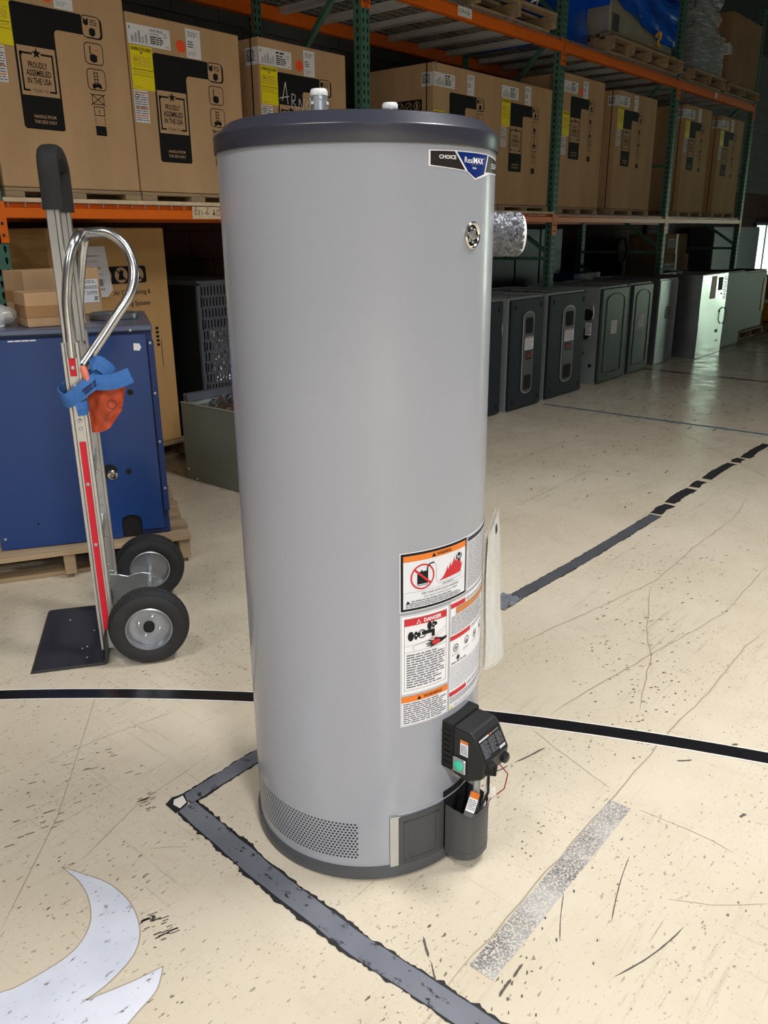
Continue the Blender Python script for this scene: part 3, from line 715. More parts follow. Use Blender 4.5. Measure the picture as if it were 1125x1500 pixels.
# 2: danger label
L2 = Canvas(); wv = arcl(15.1, 40.5); hv = .178
L2.rect(0, 0, wv, hv, 'white', 0); L2.frame(.0015, .0015, wv - .0015, hv - .0015, .0008, 'greyink', 1); L2.frame(.008, .010, wv - .008, hv - .008, .0008, 'greyink', 1)
L2.rect(.0088, hv - .024, wv - .0088, hv - .009, 'lab_red', 2)
L2.poly([(.034, hv - .0215), (.044, hv - .0215), (.039, hv - .0125)], 'white', 3); L2.poly([(.0358, hv - .0207), (.0422, hv - .0207), (.039, hv - .0148)], 'lab_red', 4); L2.text('DANGER', .072, hv - .0205, .0078, 'white', 3, bold=.03, width=.042)
yb = .098
L2.rect(.0088, yb - .002, wv - .0088, yb - .0014, 'greyink', 2)
for (x, y, k) in ((.022, yb + .033, 1.0), (.064, yb + .048, .85)):
    L2.disc(x, y, .0065 * k, 'ink', 3, 14, .0105 * k); L2.disc(x + .011 * k, y, .0042 * k, 'ink', 3, 10, .0095 * k); L2.disc(x + .017 * k, y + .001, .005 * k, 'ink', 3, 10); L2.disc(x + .0115 * k, y, .0016 * k, 'label_sheet', 4, 8)
L2.ring(.0465, yb + .034, .0095, .0022, 'ink', 3); L2.rect(.046, yb + .0315, .073, yb + .0395, 'ink', 4); L2.rect(.069, yb + .023, .0765, yb + .0385, 'ink', 4)
L2.text('HOT', .074, yb + .0155, .0050, 'lab_red', 5, width=.013)
L2.path([(.0088, yb + .012), (.060, yb + .016), (.095, yb + .032), (wv - .009, yb + .036)], .0006, 'greyink', 3); L2.path([(.030, yb + .001), (.026, yb + .008), (.034, yb + .012), (.080, yb + .018), (.100, yb + .027), (wv - .009, yb + .028)], .0006, 'greyink', 3)
hand = [(.108, yb + .014), (.096, yb + .013), (.086, yb + .016), (.078, yb + .018), (.074, yb + .013), (.066, yb + .015), (.060, yb + .017), (.061, yb + .0145), (.069, yb + .011), (.056, yb + .0098), (.056, yb + .0075), (.068, yb + .0078), (.057, yb + .004), (.059, yb + .0022), (.070, yb + .0045), (.064, yb + .0002), (.068, yb - .0004), (.080, yb + .0015), (.094, yb + .004), (.108, yb + .009)]
L2.poly(hand, 'ink', 4); L2.disc(.080, yb + .0085, .011, 'lab_red', 5, 14, .0055)
L2.words(.013, .015, wv - .013, yb - .006, 14, 'greyink', 2, .5, 12)
L2.build('danger_label', H, cylmap(15.1, .4475), du=du_)['label'] = 'red headed scald danger label'
# 3: lower warning label
L3 = Canvas(); hv = .0705
L3.rect(0, 0, wv, hv, 'white', 0); L3.frame(.0015, .0015, wv - .0015, hv - .0008, .0008, 'greyink', 1); L3.rect(.0022, hv - .015, wv - .0022, hv - .0015, 'lab_orange', 2)
L3.poly([(.036, hv - .0130), (.046, hv - .0130), (.041, hv - .0040)], 'ink', 3); L3.text('WARNING', .074, hv - .0120, .0068, 'ink', 3, bold=.015, width=.046)
L3.words(.006, .005, wv - .006, hv - .017, 10, 'greyink', 2, .5, 14)
L3.build('warning_label', H, cylmap(15.1, .3755), du=du_)['label'] = 'orange headed warning label'
# 4: instruction sheet on the right
L4 = Canvas(); d0, d1 = 52.6, 88; wv = arcl(d0, d1)
L4.rect(0, 0, wv, .124, 'white', 0); L4.frame(.001, .001, wv, .123, .0007, 'greyink', 1); L4.rect(.0018, .110, wv, .119, 'midink', 2); L4.words(.004, .006, wv - .004, .108, 26, 'greyink', 2, .42, 15, .2)
L4.build('instruction_sheet', H, cylmap(d0, .632), du=du_)
L5 = Canvas(); d0, d1 = 40.9, 88; wv = arcl(d0, d1); hv = .252
L5.rect(0, 0, wv, hv, 'white', 0); L5.frame(.001, .001, wv, hv - .001, .0007, 'greyink', 1)
L5.rect(.002, .236, .050, .246, 'lab_red', 2); L5.words(.054, .237, wv, .245, 2, 'greyink', 2, .4, 2); L5.rect(.018, .220, wv, .235, 'brownish', 3); L5.words(.022, .224, .075, .231, 1, 'lab_orange', 4, .6, 22)
L5.words(.004, .176, wv - .06, .218, 11, 'greyink', 2, .42, 16); L5.words(wv - .055, .176, wv - .004, .218, 11, 'paleink', 2, .42, 17)
L5.rect(.002, .163, .075, .173, 'lab_red', 2); L5.words(.080, .164, wv, .172, 2, 'greyink', 2, .4, 21)
for k in range(5):
    L5.ring(.020 + k * .040, .143 + .003 * (k % 2), .009, .0022, 'greyink', 2); L5.disc(.020 + k * .040, .143, .004, 'greyink', 2, 8); L5.words(.006 + k * .040, .126, .034 + k * .040, .132, 2, 'paleink', 2, .4, 30 + k)
L5.disc(.028, .118, .006, 'midink', 2, 7); L5.words(.006, .106, .06, .112, 1, 'greyink', 2, .5, 4)
L5.words(.004, .048, wv - .004, .104, 15, 'paleink', 2, .42, 18); L5.rect(.002, .033, .062, .043, 'lab_red', 2); L5.words(.068, .034, wv, .042, 2, 'greyink', 2, .4, 25)
L5.words(.004, .016, wv - .004, .030, 4, 'greyink', 2, .42, 19); L5.poly([(.004, .003), (.014, .003), (.009, .012)], 'yellow', 2); L5.words(.017, .004, wv - .02, .012, 2, 'paleink', 2, .42, 20)
L5.build('instruction_sheet', H, cylmap(d0, .376), du=du_)

# manual pouch hanging at the right of the labels
def pouch(off):
    def fn(a, b):          # a along tangent (backwards), b up
        base = Vector(hp(77.0, 0, HR + .003)); tng = Vector((-base.y, base.x, 0)).normalized(); outw = Vector((base.x, base.y, 0)).normalized()
        bulge = .006 * math.sin(PI * a) * (1 - b) + .0016 * math.sin(7 * b + 3 * a)
        flare = (.026 * (1 - b) ** 1.3 + .012) * a ** .8 + bulge
        low = .330 + .060 * (1 - a) if True else 0
        z = low + (.722 - low) * b
        return base + tng * (.20 * a) + outw * (flare + off) + Vector((0, 0, z))
    return fn
pm = MB(); n1, n2 = 14, 18
pm.grid(pouch(.0), n1, n2); pm.grid(lambda a, b: pouch(.007)(1 - a, b), n1, n2)
po = pm.build('manual_pouch', C['bag'], H); po['label'] = 'clear plastic pouch holding folded manuals'
pm = MB(); pm.grid(lambda a, b: pouch(.002)(.04 + .9 * a, .02 + .95 * b), n1, n2); pm.grid(lambda a, b: pouch(.0055)(1 - (.06 + .9 * a), .02 + .95 * b), n1, n2); pm.build('folded_manual', C['paper'], po)
pm = MB().grid(lambda a, b: pouch(.0076)(.55 + .14 * a, .885 + .055 * b), 2, 3); pm.build('printed_bar', C['ink'], po)

# burner access door and its bulged cover
dp = []
for k in range(11): dp.append(hp(13.8 + 24.6 * k / 10, 0, HR + .0025)[:2])
bx0, bx1, byf = -.046, .047, -.332
bulge = [(-.046, -.268), (-.0465, -.29), (-.044, -.310), (-.036, -.323), (-.022, -.331), (0, -.3335), (.022, -.331), (.036, -.323), (.044, -.310), (.047, -.29), (.047, -.262)]
tail = [hp(58 + 16 * k / 6, 0, HR + .0025)[:2] for k in range(7)]
def wall_strip(mb, pts, z0, z1, th, off=0.):
    n = len(pts); vs_ = []
    for i, p in enumerate(pts):
        a = Vector(pts[max(i - 1, 0)]); b = Vector(pts[min(i + 1, n - 1)]); d = (b - a).normalized(); nr = Vector((d.y, -d.x)); P = Vector(p) + nr * off
        zt = z1(i) if callable(z1) else z1
        for (o_, z) in ((th, z0), (th, zt), (0, zt), (0, z0)): q_ = P + nr * o_; vs_.append((q_.x, q_.y, z))
    fs = []
    for i in range(n - 1):
        for k in range(4): fs.append((i * 4 + k, i * 4 + (k + 1) % 4, (i + 1) * 4 + (k + 1) % 4, (i + 1) * 4 + k))
    fs += [(3, 2, 1, 0), (n * 4 - 4, n * 4 - 3, n * 4 - 2, n * 4 - 1)]
    mb.add(vs_, fs, smooth=True)
dm_ = MB(); wall_strip(dm_, dp, .024, .157, .002)
acc = dm_.build('access_door', C['door_grey'], H)
em = MB()   # raised rim on the flat part of the door
fr_ = [hp(16.5 + 19 * k / 8, 0, HR + .0045)[:2] for k in range(9)]
wall_strip(em, fr_, .140, .143, .0012); wall_strip(em, fr_, .042, .045, .0012); wall_strip(em, fr_[:2], .042, .143, .0012); wall_strip(em, fr_[-2:], .042, .143, .0012)
em.build('embossed_rim', C['door_grey'], acc)
cm_ = MB(); wall_strip(cm_, bulge, .026, lambda i: .152 - .006 * math.sin(PI * i / 10), .002)
wall_strip(cm_, bulge, .040, .044, .001, .0015); wall_strip(cm_, bulge, .134, .138, .001, .0015)
inner = [(p[0], p[1]) for p in bulge]
cm_.add([(p[0] * .97, p[1] * .995, .032) for p in inner], [tuple(range(len(inner)))])
cm_.add([(p[0] * .97, p[1] * .995, .027) for p in inner], [tuple(reversed(range(len(inner))))])
cov = cm_.build('burner_cover', C['door_grey'], H)
MB().grid(lambda a, b: hp(38.4 + 26 * a, .03 + .150 * b, HR + .0012), 10, 2).build('burner_opening', C['blacker'], H)
tm = MB(); wall_strip(tm, tail, .024, .157, .002); tm.build('access_door', C['door_grey'], H)
Canvas().rect(0, 0, arcl(9.8, 14.6), .136, 'clear_tape', 0).build('tape_strip', H, cylmap(9.8, .024, HR + .004), du=.01)
MB().grid(lambda a, b: hp(13.5 + 50 * a, .158 + .006 * b, HR + .0005 + .002 * (1 - abs(2 * b - 1))), 18, 3).build('slot_lip', C['jacket'], H)

# gas control valve
T = TR(0, 0, 0)
VX0, VX1 = -.046, .046
gv = MB()
prof = [(-.352, .262), (-.360, .270), (-.363, .305), (-.338, .354), (-.326, .366), (-.282, .366), (-.282, .252), (-.320, .244)]   # (y, z)
n = len(prof)
gv.add([(VX0, p[0], p[1]) for p in prof] + [(VX1, p[0], p[1]) for p in prof], [tuple(range(n)), tuple(reversed(range(n, 2 * n)))] + [(i, i + n, (i + 1) % n + n, (i + 1) % n) for i in range(n)])
val = gv.build('gas_valve', C['black'], H, .004, 2); val.location.z = -.010; val['label'] = 'black gas control valve'
bk = MB().box(-.050, -.284, .258, .050, -.255, .372)
for k in range(7): bk.box(-.054, -.281, .268 + k * .013, -.049, -.258, .275 + k * .013)
bk.build('valve_back', C['blacker'], val, .003, 1)
# printed panel on the slope from (-.363,.305) to (-.338,.354)
sl = Vector((0, .025, .049)); sl_n = Vector((0, -.049, .025)).normalized(); ln_sl = sl.length; sl.normalize()
cv = Canvas(); cv.rect(-.040, .004, .040, ln_sl - .003, 'blacker', 0)
cv.rect(-.038, ln_sl - .010, -.002, ln_sl - .006, 'paleink', 1); cv.rect(.002, ln_sl - .010, .006, ln_sl - .006, 'lab_orange', 1); cv.words(.008, ln_sl - .011, .036, ln_sl - .005, 1, 'greyink', 1, .4, 2)
cv.words(-.037, .008, -.012, ln_sl - .013, 9, 'greyink', 1, .45, 41); cv.words(-.009, .010, .014, ln_sl - .013, 9, 'greyink', 1, .45, 42); cv.words(.017, .016, .037, ln_sl - .013, 7, 'greyink', 1, .45, 43); cv.rect(.016, .007, .037, .0125, 'paleink', 1)
cv.build('printed_panel', val, lambda u, v, o: tuple(Vector((u, -.363, .305)) + sl * v + sl_n * (o + .0002)))
# side sticker and green window on the left face
cv = Canvas(); cv.rect(.0, 0, .020, .036, 'white', 0); cv.rect(0, .029, .020, .036, 'lab_orange', 1); cv.words(.002, .003, .018, .025, 7, 'greyink', 1, .45, 44)
cv.build('side_sticker', val, lambda u, v, o: (VX0 - .0006 - o, -.302 - u, .306 + v))
lg = MB().box(VX0 - .006, -.318, .262, VX0 - .0005, -.286, .297).build('indicator_plate', C['silver'], val, .002, 1)
MB().lathe([(.0125, 0), (.0115, .003), (.006, .0055), (.0001, .006)], 20, frame((VX0 - .006, -.302, .280), (-1, 0, 0))).build('green_lens', C['green_glow'], lg)
kb = MB().lathe([(.017, -.002), (.017, .002), (.014, .004), (.0125, .012), (.0001, .013)], 24, frame((-.024, -.361, .286), (0, -1, 0)))
kb.box(-.0265, -.377, .274, -.0215, -.370, .298); kb.build('knob', C['blacker'], val)
MB().lathe([(.012, -.002), (.012, .008), (.008, .011), (.0001, .011)], 16, frame((.033, -.359, .282), (0, -1, 0))).build('igniter_button', C['black'], val)
vm = MB().cyl((-.004, -.318, .25), (-.004, -.312, .10), .006, 12); vm.cyl((.016, -.312, .25), (.016, -.306, .10), .004, 10); vm.cyl((-.014, -.322, .247), (-.01, -.31, .13), .003, 8); vm.build('burner_tube', C['silver'], val)
w1 = MB().tube([(.03, -.352, .262), (.05, -.362, .23), (.048, -.356, .19), (.026, -.335, .165), (.012, -.322, .14)], .0014, 6); w1.build('red_wire', C['wire_red'], val)
w2 = MB().tube([(.008, -.34, .25), (.004, -.336, .2), (.012, -.330, .16), (.006, -.325, .12)], .0022, 6).tube([(-.006, -.34, .25), (-.002, -.338, .19), (-.006, -.325, .14)], .0018, 6); w2.build('white_wire', C['wire_white'], val)
MB().tube([(.0, -.345, .252), (-.006, -.349, .21), (-.024, -.342, .175), (-.02, -.322, .14)], .003, 7).build('black_lead', C['blacker'], val)
cl = MB().grid(lambda a, b: (.016 + .014 * a, -.340 - .004 * math.sin(3 * b) - .004 * a, .155 + .048 * b), 4, 6).grid(lambda a, b: (.030 - .014 * a, -.332 - .004 * math.sin(3 * b), .155 + .048 * b), 4, 6); cl.build('plastic_cap', C['bag'], val)
tg = Canvas(); tg.rect(0, 0, .030, .042, 'white', 0); tg.rect(0, .029, .030, .042, 'lab_orange', 1); tg.words(.003, .004, .027, .026, 6, 'greyink', 1, .45, 47)
Tt = Matrix.Translation((-.052, -.322, .178)) @ Matrix.Rotation(R_(-20), 4, 'Z') @ Matrix.Rotation(R_(38), 4, 'Y') @ Matrix.Rotation(R_(-18), 4, 'X')
tg.build('hang_tag', val, lambda u, v, o: tuple(Tt @ Vector((u, -o, v))))
MB().box(0, .0004, -.010, .030, .0012, .042, Tt).build('tag_back', C['slate_metal'], val)

# ================================================================ hand truck
D = thing('hand_truck', 'aluminium hand truck with red striped rail and black tyres', 'hand truck', (1.214, 2.239, 0), math.atan2(-.575, .818))
# local frame: x = backwards (wheel side), y = across, z up
def rail(y):
    mb = MB()      # I-shaped extrusion: two flanges and a web, open towards the outside
    mb.box(-.002, y - .016, .03, .007, y + .016, 1.035).box(.038, y - .016, .03, .047, y + .016, 1.035).box(.007, y - .006, .03, .038, y + .016, 1.035)
    return mb
for y, nm in ((.066, 0), (.404, 1)):
    rl = rail(y).build('rail', C['alu'], D, .0015, 1)
    if nm == 0:
        for (z0, z1) in ((.20, .735), (.935, 1.015)):
            st = MB().box(.013, y - .0085, z0 - .10 if z0 < .5 else z0, .032, y - .006, z1).build('red_strip', C['red'], rl)
        pieces('rivet', C['zinc'], rl, [MB().lathe([(.006, 0), (.005, .003), (.0001, .004)], 12, frame((.0225, y - .0085, z), (0, -1, 0))) for z in (.40, .60, .775, .80, .85, .88, .905, .96, 1.005)])
    else:
        pieces('rivet', C['zinc'], rl, [MB().lathe([(.004, 0), (.003, .002), (.0001, .003)], 10, frame((.0225, y - .0165, z), (0, -1, 0))) for z in (.12, .2, .3, .42, .46, .55)])
# upper posts and black grip
for y in (.072, .398): MB().box(.004, y - .010, 1.0, .028, y + .010, 1.42).box(.028, y - .014, 1.0, .041, y + .014, 1.42).build('upper_post', C['alu'], D, .002, 1)
gp = []
for k in range(25):
    s_ = k / 24
    if s_ < .3: y, z = .072, 1.40 + s_ / .3 * .12
    elif s_ > .7: y, z = .398, 1.40 + (1 - s_) / .3 * .12
    else:
        a = PI - (s_ - .3) / .4 * PI; y, z = .235 + .163 * math.cos(a), 1.52 + .040 * math.sin(a)
    gp.append((.0245, y, z))
gm = MB(); prev = None; rings = []
for i, p in enumerate(gp):
    t = (Vector(gp[min(i + 1, 24)]) - Vector(gp[max(i - 1, 0)])).normalized(); nx = Vector((1, 0, 0)); ny = t.cross(nx)
    wd = .026 if 4 < i < 20 else .026 + 0
    ring = []
    for k in range(12):
        a = 2 * PI * k / 12; c_, s2 = math.cos(a), math.sin(a)
        ex = abs(c_) ** .6 * (1 if c_ > 0 else -1); ey = abs(s2) ** .6 * (1 if s2 > 0 else -1)
        ring.append(Vector(p) + nx * ex * .0285 + ny * ey * .022)
    rings.append(ring)
vs_ = [v for r in rings for v in r]
gm.add(vs_, [(i * 12 + k, i * 12 + (k + 1) % 12, (i + 1) * 12 + (k + 1) % 12, (i + 1) * 12 + k) for i in range(24) for k in range(12)], smooth=True)
gm.add(rings[0], [tuple(range(12))]); gm.add(rings[-1], [tuple(reversed(range(12)))])
gm.build('grip', C['grip'], D)['label'] = 'black foam grip'
# cross members
for z in (.36, .60, .84): MB().bar((.022, .07, z - .05), (.022, .40, z + .01), .012, .05, (0, 0, 1)).build('cross_strap', C['alu'], D, .002, 1)
# loop handles
def spline(P, n=8):
    P = [Vector(p) for p in P]; out = []
    for i in range(len(P) - 1):
        p0, p1, p2, p3 = P[max(i - 1, 0)], P[i], P[i + 1], P[min(i + 2, len(P) - 1)]
        for k in range(n):
            t = k / n; out.append(.5 * ((2 * p1) + (p2 - p0) * t + (2 * p0 - 5 * p1 + 4 * p2 - p3) * t * t + (3 * p1 - p0 - 3 * p2 + p3) * t ** 3))
    out.append(P[-1]); return out
U = [(.024, .066, .99), (.026, .064, 1.06), (.030, .062, 1.16), (.052, .066, 1.27), (.078, .10, 1.330), (.082, .235, 1.337), (.078, .37, 1.330), (.060, .40, 1.27), (.038, .404, 1.16), (.026, .404, 1.06), (.024, .404, .99)]
MB().tube(spline(U), .0145, 14).build('loop_handle', C['alu_tube'], D)
P_ = [(.085, .20, 1.337), (.12, .19, 1.339), (.160, .18, 1.336), (.203, .17, 1.300), (.222, .155, 1.235), (.205, .135, 1.165), (.15, .11, 1.09), (.10, .09, 1.025), (.052, .072, .965)]
MB().tube(spline(P_), .0150, 14).build('rear_handle', C['alu_tube'], D)
MB().cyl((.05, .05, .955), (.05, .42, .955), .010, 12).build('cross_rod', C['zinc'], D)
# nose plate
tp = MB()
tp.prism([(-.221, .002), (-.210, .011), (.0, .011), (.012, .020), (.014, .10), (.022, .10), (.022, .010), (.012, .001)], .470, TR(0, 0, 0)).build('nose_plate', C['toe'], D, .003, 2)
pieces('bare_spot', C['line_white'], D, [MB().lathe([(.003, 0), (.0001, .0006)], 8, TR(x, y, .0112)) for (x, y) in ((-.07, .12), (-.055, .13), (-.05, .05), (-.13, .36), (-.04, .25), (-.03, .38))])
# wheels, axle and brackets
def wheel(yc, out):
    T = frame((.160, yc, .127), (0, out, 0))      # z of the lathe points outwards
    ty = MB()
    ty.lathe([(.070, -.034), (.085, -.041), (.105, -.040), (.118, -.034), (.1245, -.019), (.1265, 0), (.1245, .019), (.118, .034), (.105, .040), (.085, .041), (.070, .034)], 56, T)
    tyre = ty.build('tyre', C['rubber'], D)
    tr_ = MB()
    for k in range(72):
        for s_ in (-1, 1):
            Tk = T @ Matrix.Rotation(2 * PI * (k + (.5 if s_ > 0 else 0)) / 72, 4, 'Z')
            tr_.add([(.110, -.0036, .013 * s_), (.110, .0036, .013 * s_), (.1274, .0026, .013 * s_), (.1274, -.0026, .013 * s_), (.105, -.0036, .036 * s_), (.105, .0036, .036 * s_), (.1198, .0026, .036 * s_), (.1198, -.0026, .036 * s_)], [(0, 1, 2, 3), (4, 7, 6, 5), (0, 4, 5, 1), (1, 5, 6, 2), (2, 6, 7, 3), (3, 7, 4, 0)] if s_ < 0 else [(3, 2, 1, 0), (5, 6, 7, 4), (1, 5, 4, 0), (2, 6, 5, 1), (3, 7, 6, 2), (0, 4, 7, 3)], Tk)
    for zz_ in (-.006, 0, .006): tr_.lathe([(.1265, zz_ - .002), (.1282, zz_ - .0015), (.1282, zz_ + .0015), (.1265, zz_ + .002)], 56, T)
    tr_.build('tread', C['rubber'], tyre)
    rm = MB().lathe([(.071, .034), (.074, .038), (.070, .040), (.066, .030), (.063, .012), (.050, .008), (.030, .012), (.0001, .012)], 40, T).lathe([(.071, -.034), (.074, -.038), (.070, -.040), (.066, -.030), (.063, -.012), (.03, -.010), (.0001, -.010)], 40, T)
    rim = rm.build('rim', C['wheel_steel'], D)
    hb = MB().lathe([(.018, .010), (.018, .024), (.014, .026), (.014, .032), (.0001, .033)], 18, T)
    hb.build('hub', C['blacker'], rim)
    pieces('rim_bolt', C['zinc'], rim, [MB().lathe([(.0065, .009), (.0065, .016), (.003, .018), (.003, .022), (.0001, .022)], 6, T @ Matrix.Translation((.034 * math.cos(k * PI / 2 + .4), .034 * math.sin(k * PI / 2 + .4), 0)), smooth=False) for k in range(4)])
wheel(.000, -1); wheel(.515, 1)
MB().cyl((.160, -.02, .127), (.160, .535, .127), .0085, 12).build('axle', C['zinc'], D)
for y in (.066, .404):
    MB().prism([(.022, .06), (.022, .165), (.055, .160), (.085, .150), (.110, .158), (.135, .160), (.165, .152), (.180, .135), (.175, .105), (.15, .10), (.06, .065)], .008, TR(0, y + .017 if y < .2 else y - .025, 0)).build('wheel_bracket', C['steel'], D, .002, 1)

# blue webbing strap and orange cloth tied to the rails
S_ = thing('webbing_strap', 'blue webbing strap knotted around the hand truck rail', 'strap', (1.214, 2.239, 0), math.atan2(-.575, .818))
def ribbon(P, wv_, wd, mat, name, n=8, th=.0016, twist=None):
    pts = spline(P, n); m = len(pts); mb = MB(); vs_ = []
    for i, p in enumerate(pts):
        t = (pts[min(i + 1, m - 1)] - pts[max(i - 1, 0)]).normalized(); s_ = i / (m - 1)
        a = Vector(wv_[0]).lerp(Vector(wv_[-1]), s_) if len(wv_) == 2 else Vector(wv_[min(int(s_ * (len(wv_) - 1)), len(wv_) - 2)]).lerp(Vector(wv_[min(int(s_ * (len(wv_) - 1)) + 1, len(wv_) - 1)]), (s_ * (len(wv_) - 1)) % 1)
        a = (a - t * a.dot(t)).normalized(); nn = t.cross(a)
        for (u, o_) in ((-.5, th), (0, th + .002), (.5, th), (.5, -th), (0, -th + .002), (-.5, -th)): vs_.append(p + a * wd * u + nn * o_)
    fs = [(i * 6 + k, i * 6 + (k + 1) % 6, (i + 1) * 6 + (k + 1) % 6, (i + 1) * 6 + k) for i in range(m - 1) for k in range(6)]
    mb.add(vs_, fs, smooth=False)
    return mb
main = ribbon([(-.016, .12, .885), (-.022, .06, .880), (-.006, .030, .868), (.020, .024, .880), (.055, .026, .905), (.095, .040, .930), (.120, .07, .938), (.10, .16, .93), (.05, .26, .90), (.0, .2, .89), (-.016, .12, .885)], [(-.1, 0, 1), (-.35, 0, .9), (-.35, .1, .9), (-.3, 0, .9), (-.1, 0, 1)], .044, None, '')
sm1 = main.build('strap_loop', C['strap'], S_)
tl = ribbon([(.085, .030, .918), (.125, .024, .918), (.155, .02, .925), (.186, .018, .937)], [(-.3, 0, 1), (.35, .2, 1)], .046, None, '').build('strap_tail', C['strap'], S_)
tl = ribbon([(.075, .045, .965), (.095, .035, .975), (.120, .04, .955), (.128, .05, .935), (.10, .06, .92)], [(.4, .2, .9), (.5, .3, .9)], .042, None, '').build('strap_fold', C['strap'], S_)
ribbon([(.022, .020, .842), (.046, .022, .845), (.052, .05, .85)], [(0, 0, 1), (0, 0, 1)], .040, None, '').build('strap_wrap', C['strap'], S_)
# letters along the rising part of the strap are too worn to read: dark woven marks
lm = Canvas(); lm.words(0, 0, .062, .018, 2, 'strap_dark', 0, .7, 6, .1)
aa = Vector((.048, .0215, .890)); ab = Vector((.100, .0375, .925)); ud = (ab - aa).normalized(); vd = Vector((-.35, 0, .9)); vd = (vd - ud * vd.dot(ud)).normalized(); nd = ud.cross(vd)
lm.build('woven_mark', sm1, lambda u, v, o: tuple(aa + ud * u + vd * (v - .006) + nd * (o + .005)))
O_ = thing('cloth_bag', 'orange cloth bag stuffed behind the blue strap on the hand truck', 'bag', (1.214, 2.239, 0), math.atan2(-.575, .818))
def bagfn(side):
    top = [(.052, .905), (.085, .910), (.125, .905), (.164, .890)]; bot = [(.052, .760), (.080, .758), (.108, .772), (.146, .822)]
    def fn(a, b):
        i = min(int(a * 3), 2); f = a * 3 - i
        t = Vector(top[i]).lerp(Vector(top[i + 1]), f); q_ = Vector(bot[i]).lerp(Vector(bot[i + 1]), f); p = q_.lerp(t, b)
        puff = .016 * (math.sin(PI * min(max(a, 0), 1)) * math.sin(PI * min(b * .8 + .1, 1))) + .006 * math.sin(14 * a + 4 * b) * math.sin(9 * b + 2)
        return (p.x, .075 - side * puff, p.y)
    return fn
bgm = MB().grid(bagfn(1), 20, 16).grid(lambda a, b: bagfn(-1)(1 - a, b), 20, 16); ob = bgm.build('bag_body', C['orange_cloth'], O_)
MB().tube(spline([(.066, .040, .905), (.058, .035, .94), (.052, .04, .96), (.06, .05, .93)], 5), .010, 8).build('knotted_end', C['pink'], O_)
lg = Canvas(); lg.ring(.12, .845, .014, .002, 'midink', 0); lg.path([(.088, .785), (.10, .81), (.118, .825), (.128, .83)], .0016, 'midink', 0); lg.path([(.095, .80), (.108, .80)], .0016, 'midink', 0)
lg.build('printed_logo', ob, lambda u, v, o: (u, .0575 - o, v))

# ================================================================ pallet rack
RX = [1.845 + 2.508 * i for i in range(5)]; RY = 3.80; RD = 1.05
RK = thing('pallet_rack', 'green and orange steel pallet rack along the back wall', 'pallet rack', (RX[0], RY, 0))
TEAR = [(-.14, -.22), (0, -.36), (.14, -.22), (.24, .05), (.2, .25), (0, .34), (-.2, .25), (-.24, .05)]
def column_mesh():
    mb = MB(); H_ = 3.9; n = 78
    mb.perf(lambda u, v: (u, 0, v), -.038, .038, 0, H_, 2, n, [(x * .8, y) for x, y in TEAR])
    mb.perf(lambda u, v: (-.038, .066 - u, v), 0, .066, 0, H_, 1, n, [(x * .5, y) for x, y in TEAR])
    mb.add([(.038, 0, 0), (.038, .066, 0), (.038, .066, H_), (.038, 0, H_)], [(0, 1, 2, 3)])
    mb.box(-.036, .010, 0, .036, .066, H_, mi=1)
    mb.box(-.07, -.03, 0, .07, .1, .008)
    return mb.mesh('column')
cmesh = column_mesh(); cmesh.materials.append(C['green']); cmesh.materials.append(C['blacker'])
for i, x in enumerate(RX):
    for y in (0, RD - .066):
        o = link('column', cmesh, RK); o.location = (x - RX[0], y, 0)
    br = [((.30), (.95)), ((1.15), (1.75)), ((2.05), (2.95)), ((3.0), (3.8))]
    for (a, b) in br:
        MB().bar((x - RX[0], .05, b if a in (2.05,) else a), (x - RX[0], RD - .05, a if a in (2.05,) else b), .03, .035, (1, 0, 0)).build('diagonal_brace', C['green'], RK)
    for z in (.25, 1.1, 2.0, 3.0): MB().bar((x - RX[0], .05, z), (x - RX[0], RD - .05, z), .03, .03).build('cross_brace', C['green'], RK)
def beam(i, z0, z1, back, sign=None):
    a = RX[i] - RX[0] + .038; b = RX[i + 1] - RX[0] - .038; y = RD - .05 if back else -.004
    mb = MB().box(a, y, z0, b, y + .05, z1 - .02).box(a, y + (0 if back else .018), z1 - .02, b, y + .05, z1)
    o = mb.build('beam', C['beam'], RK, .003, 1)
    for (xa_, xb_) in ((a - .042, a + .004), (b - .004, b + .042)):
        cn = MB().box(xa_, y - .003, z0 - .105, xb_, y + .004, z1 + .005).build('beam_connector', C['beam'], o)
        pieces('hook_slot', C['midink'], cn, [MB().box((xa_ + xb_) / 2 - .006, y - .005, zz_, (xa_ + xb_) / 2 + .006, y - .002, zz_ + .014) for zz_ in (z0 - .08, z0 - .03)])
    return o
LO0, LO1, UP0, UP1 = 1.408, 1.474, 2.752, 2.840
beams = {}
for i in range(-1, 4):
    for (k, z0, z1) in (('lo', LO0, LO1), ('up', UP0, UP1)):
        for back in (0, 1):
            if i == -1:
                RX2 = RX[0] - 2.508
                a = RX2 - RX[0] + .038; b = -.038; y = RD - .05 if back else -.004
                o = MB().box(a, y, z0, b, y + .05, z1).build('beam', C['beam'], RK, .003, 1)
                if not back: MB().box(b - .004, y - .003, z0 - .105, b + .042, y + .004, z1 + .005).build('beam_connector', C['beam'], o)
            else: o = beam(i, z0, z1, back)
            beams[(i, k, back)] = o
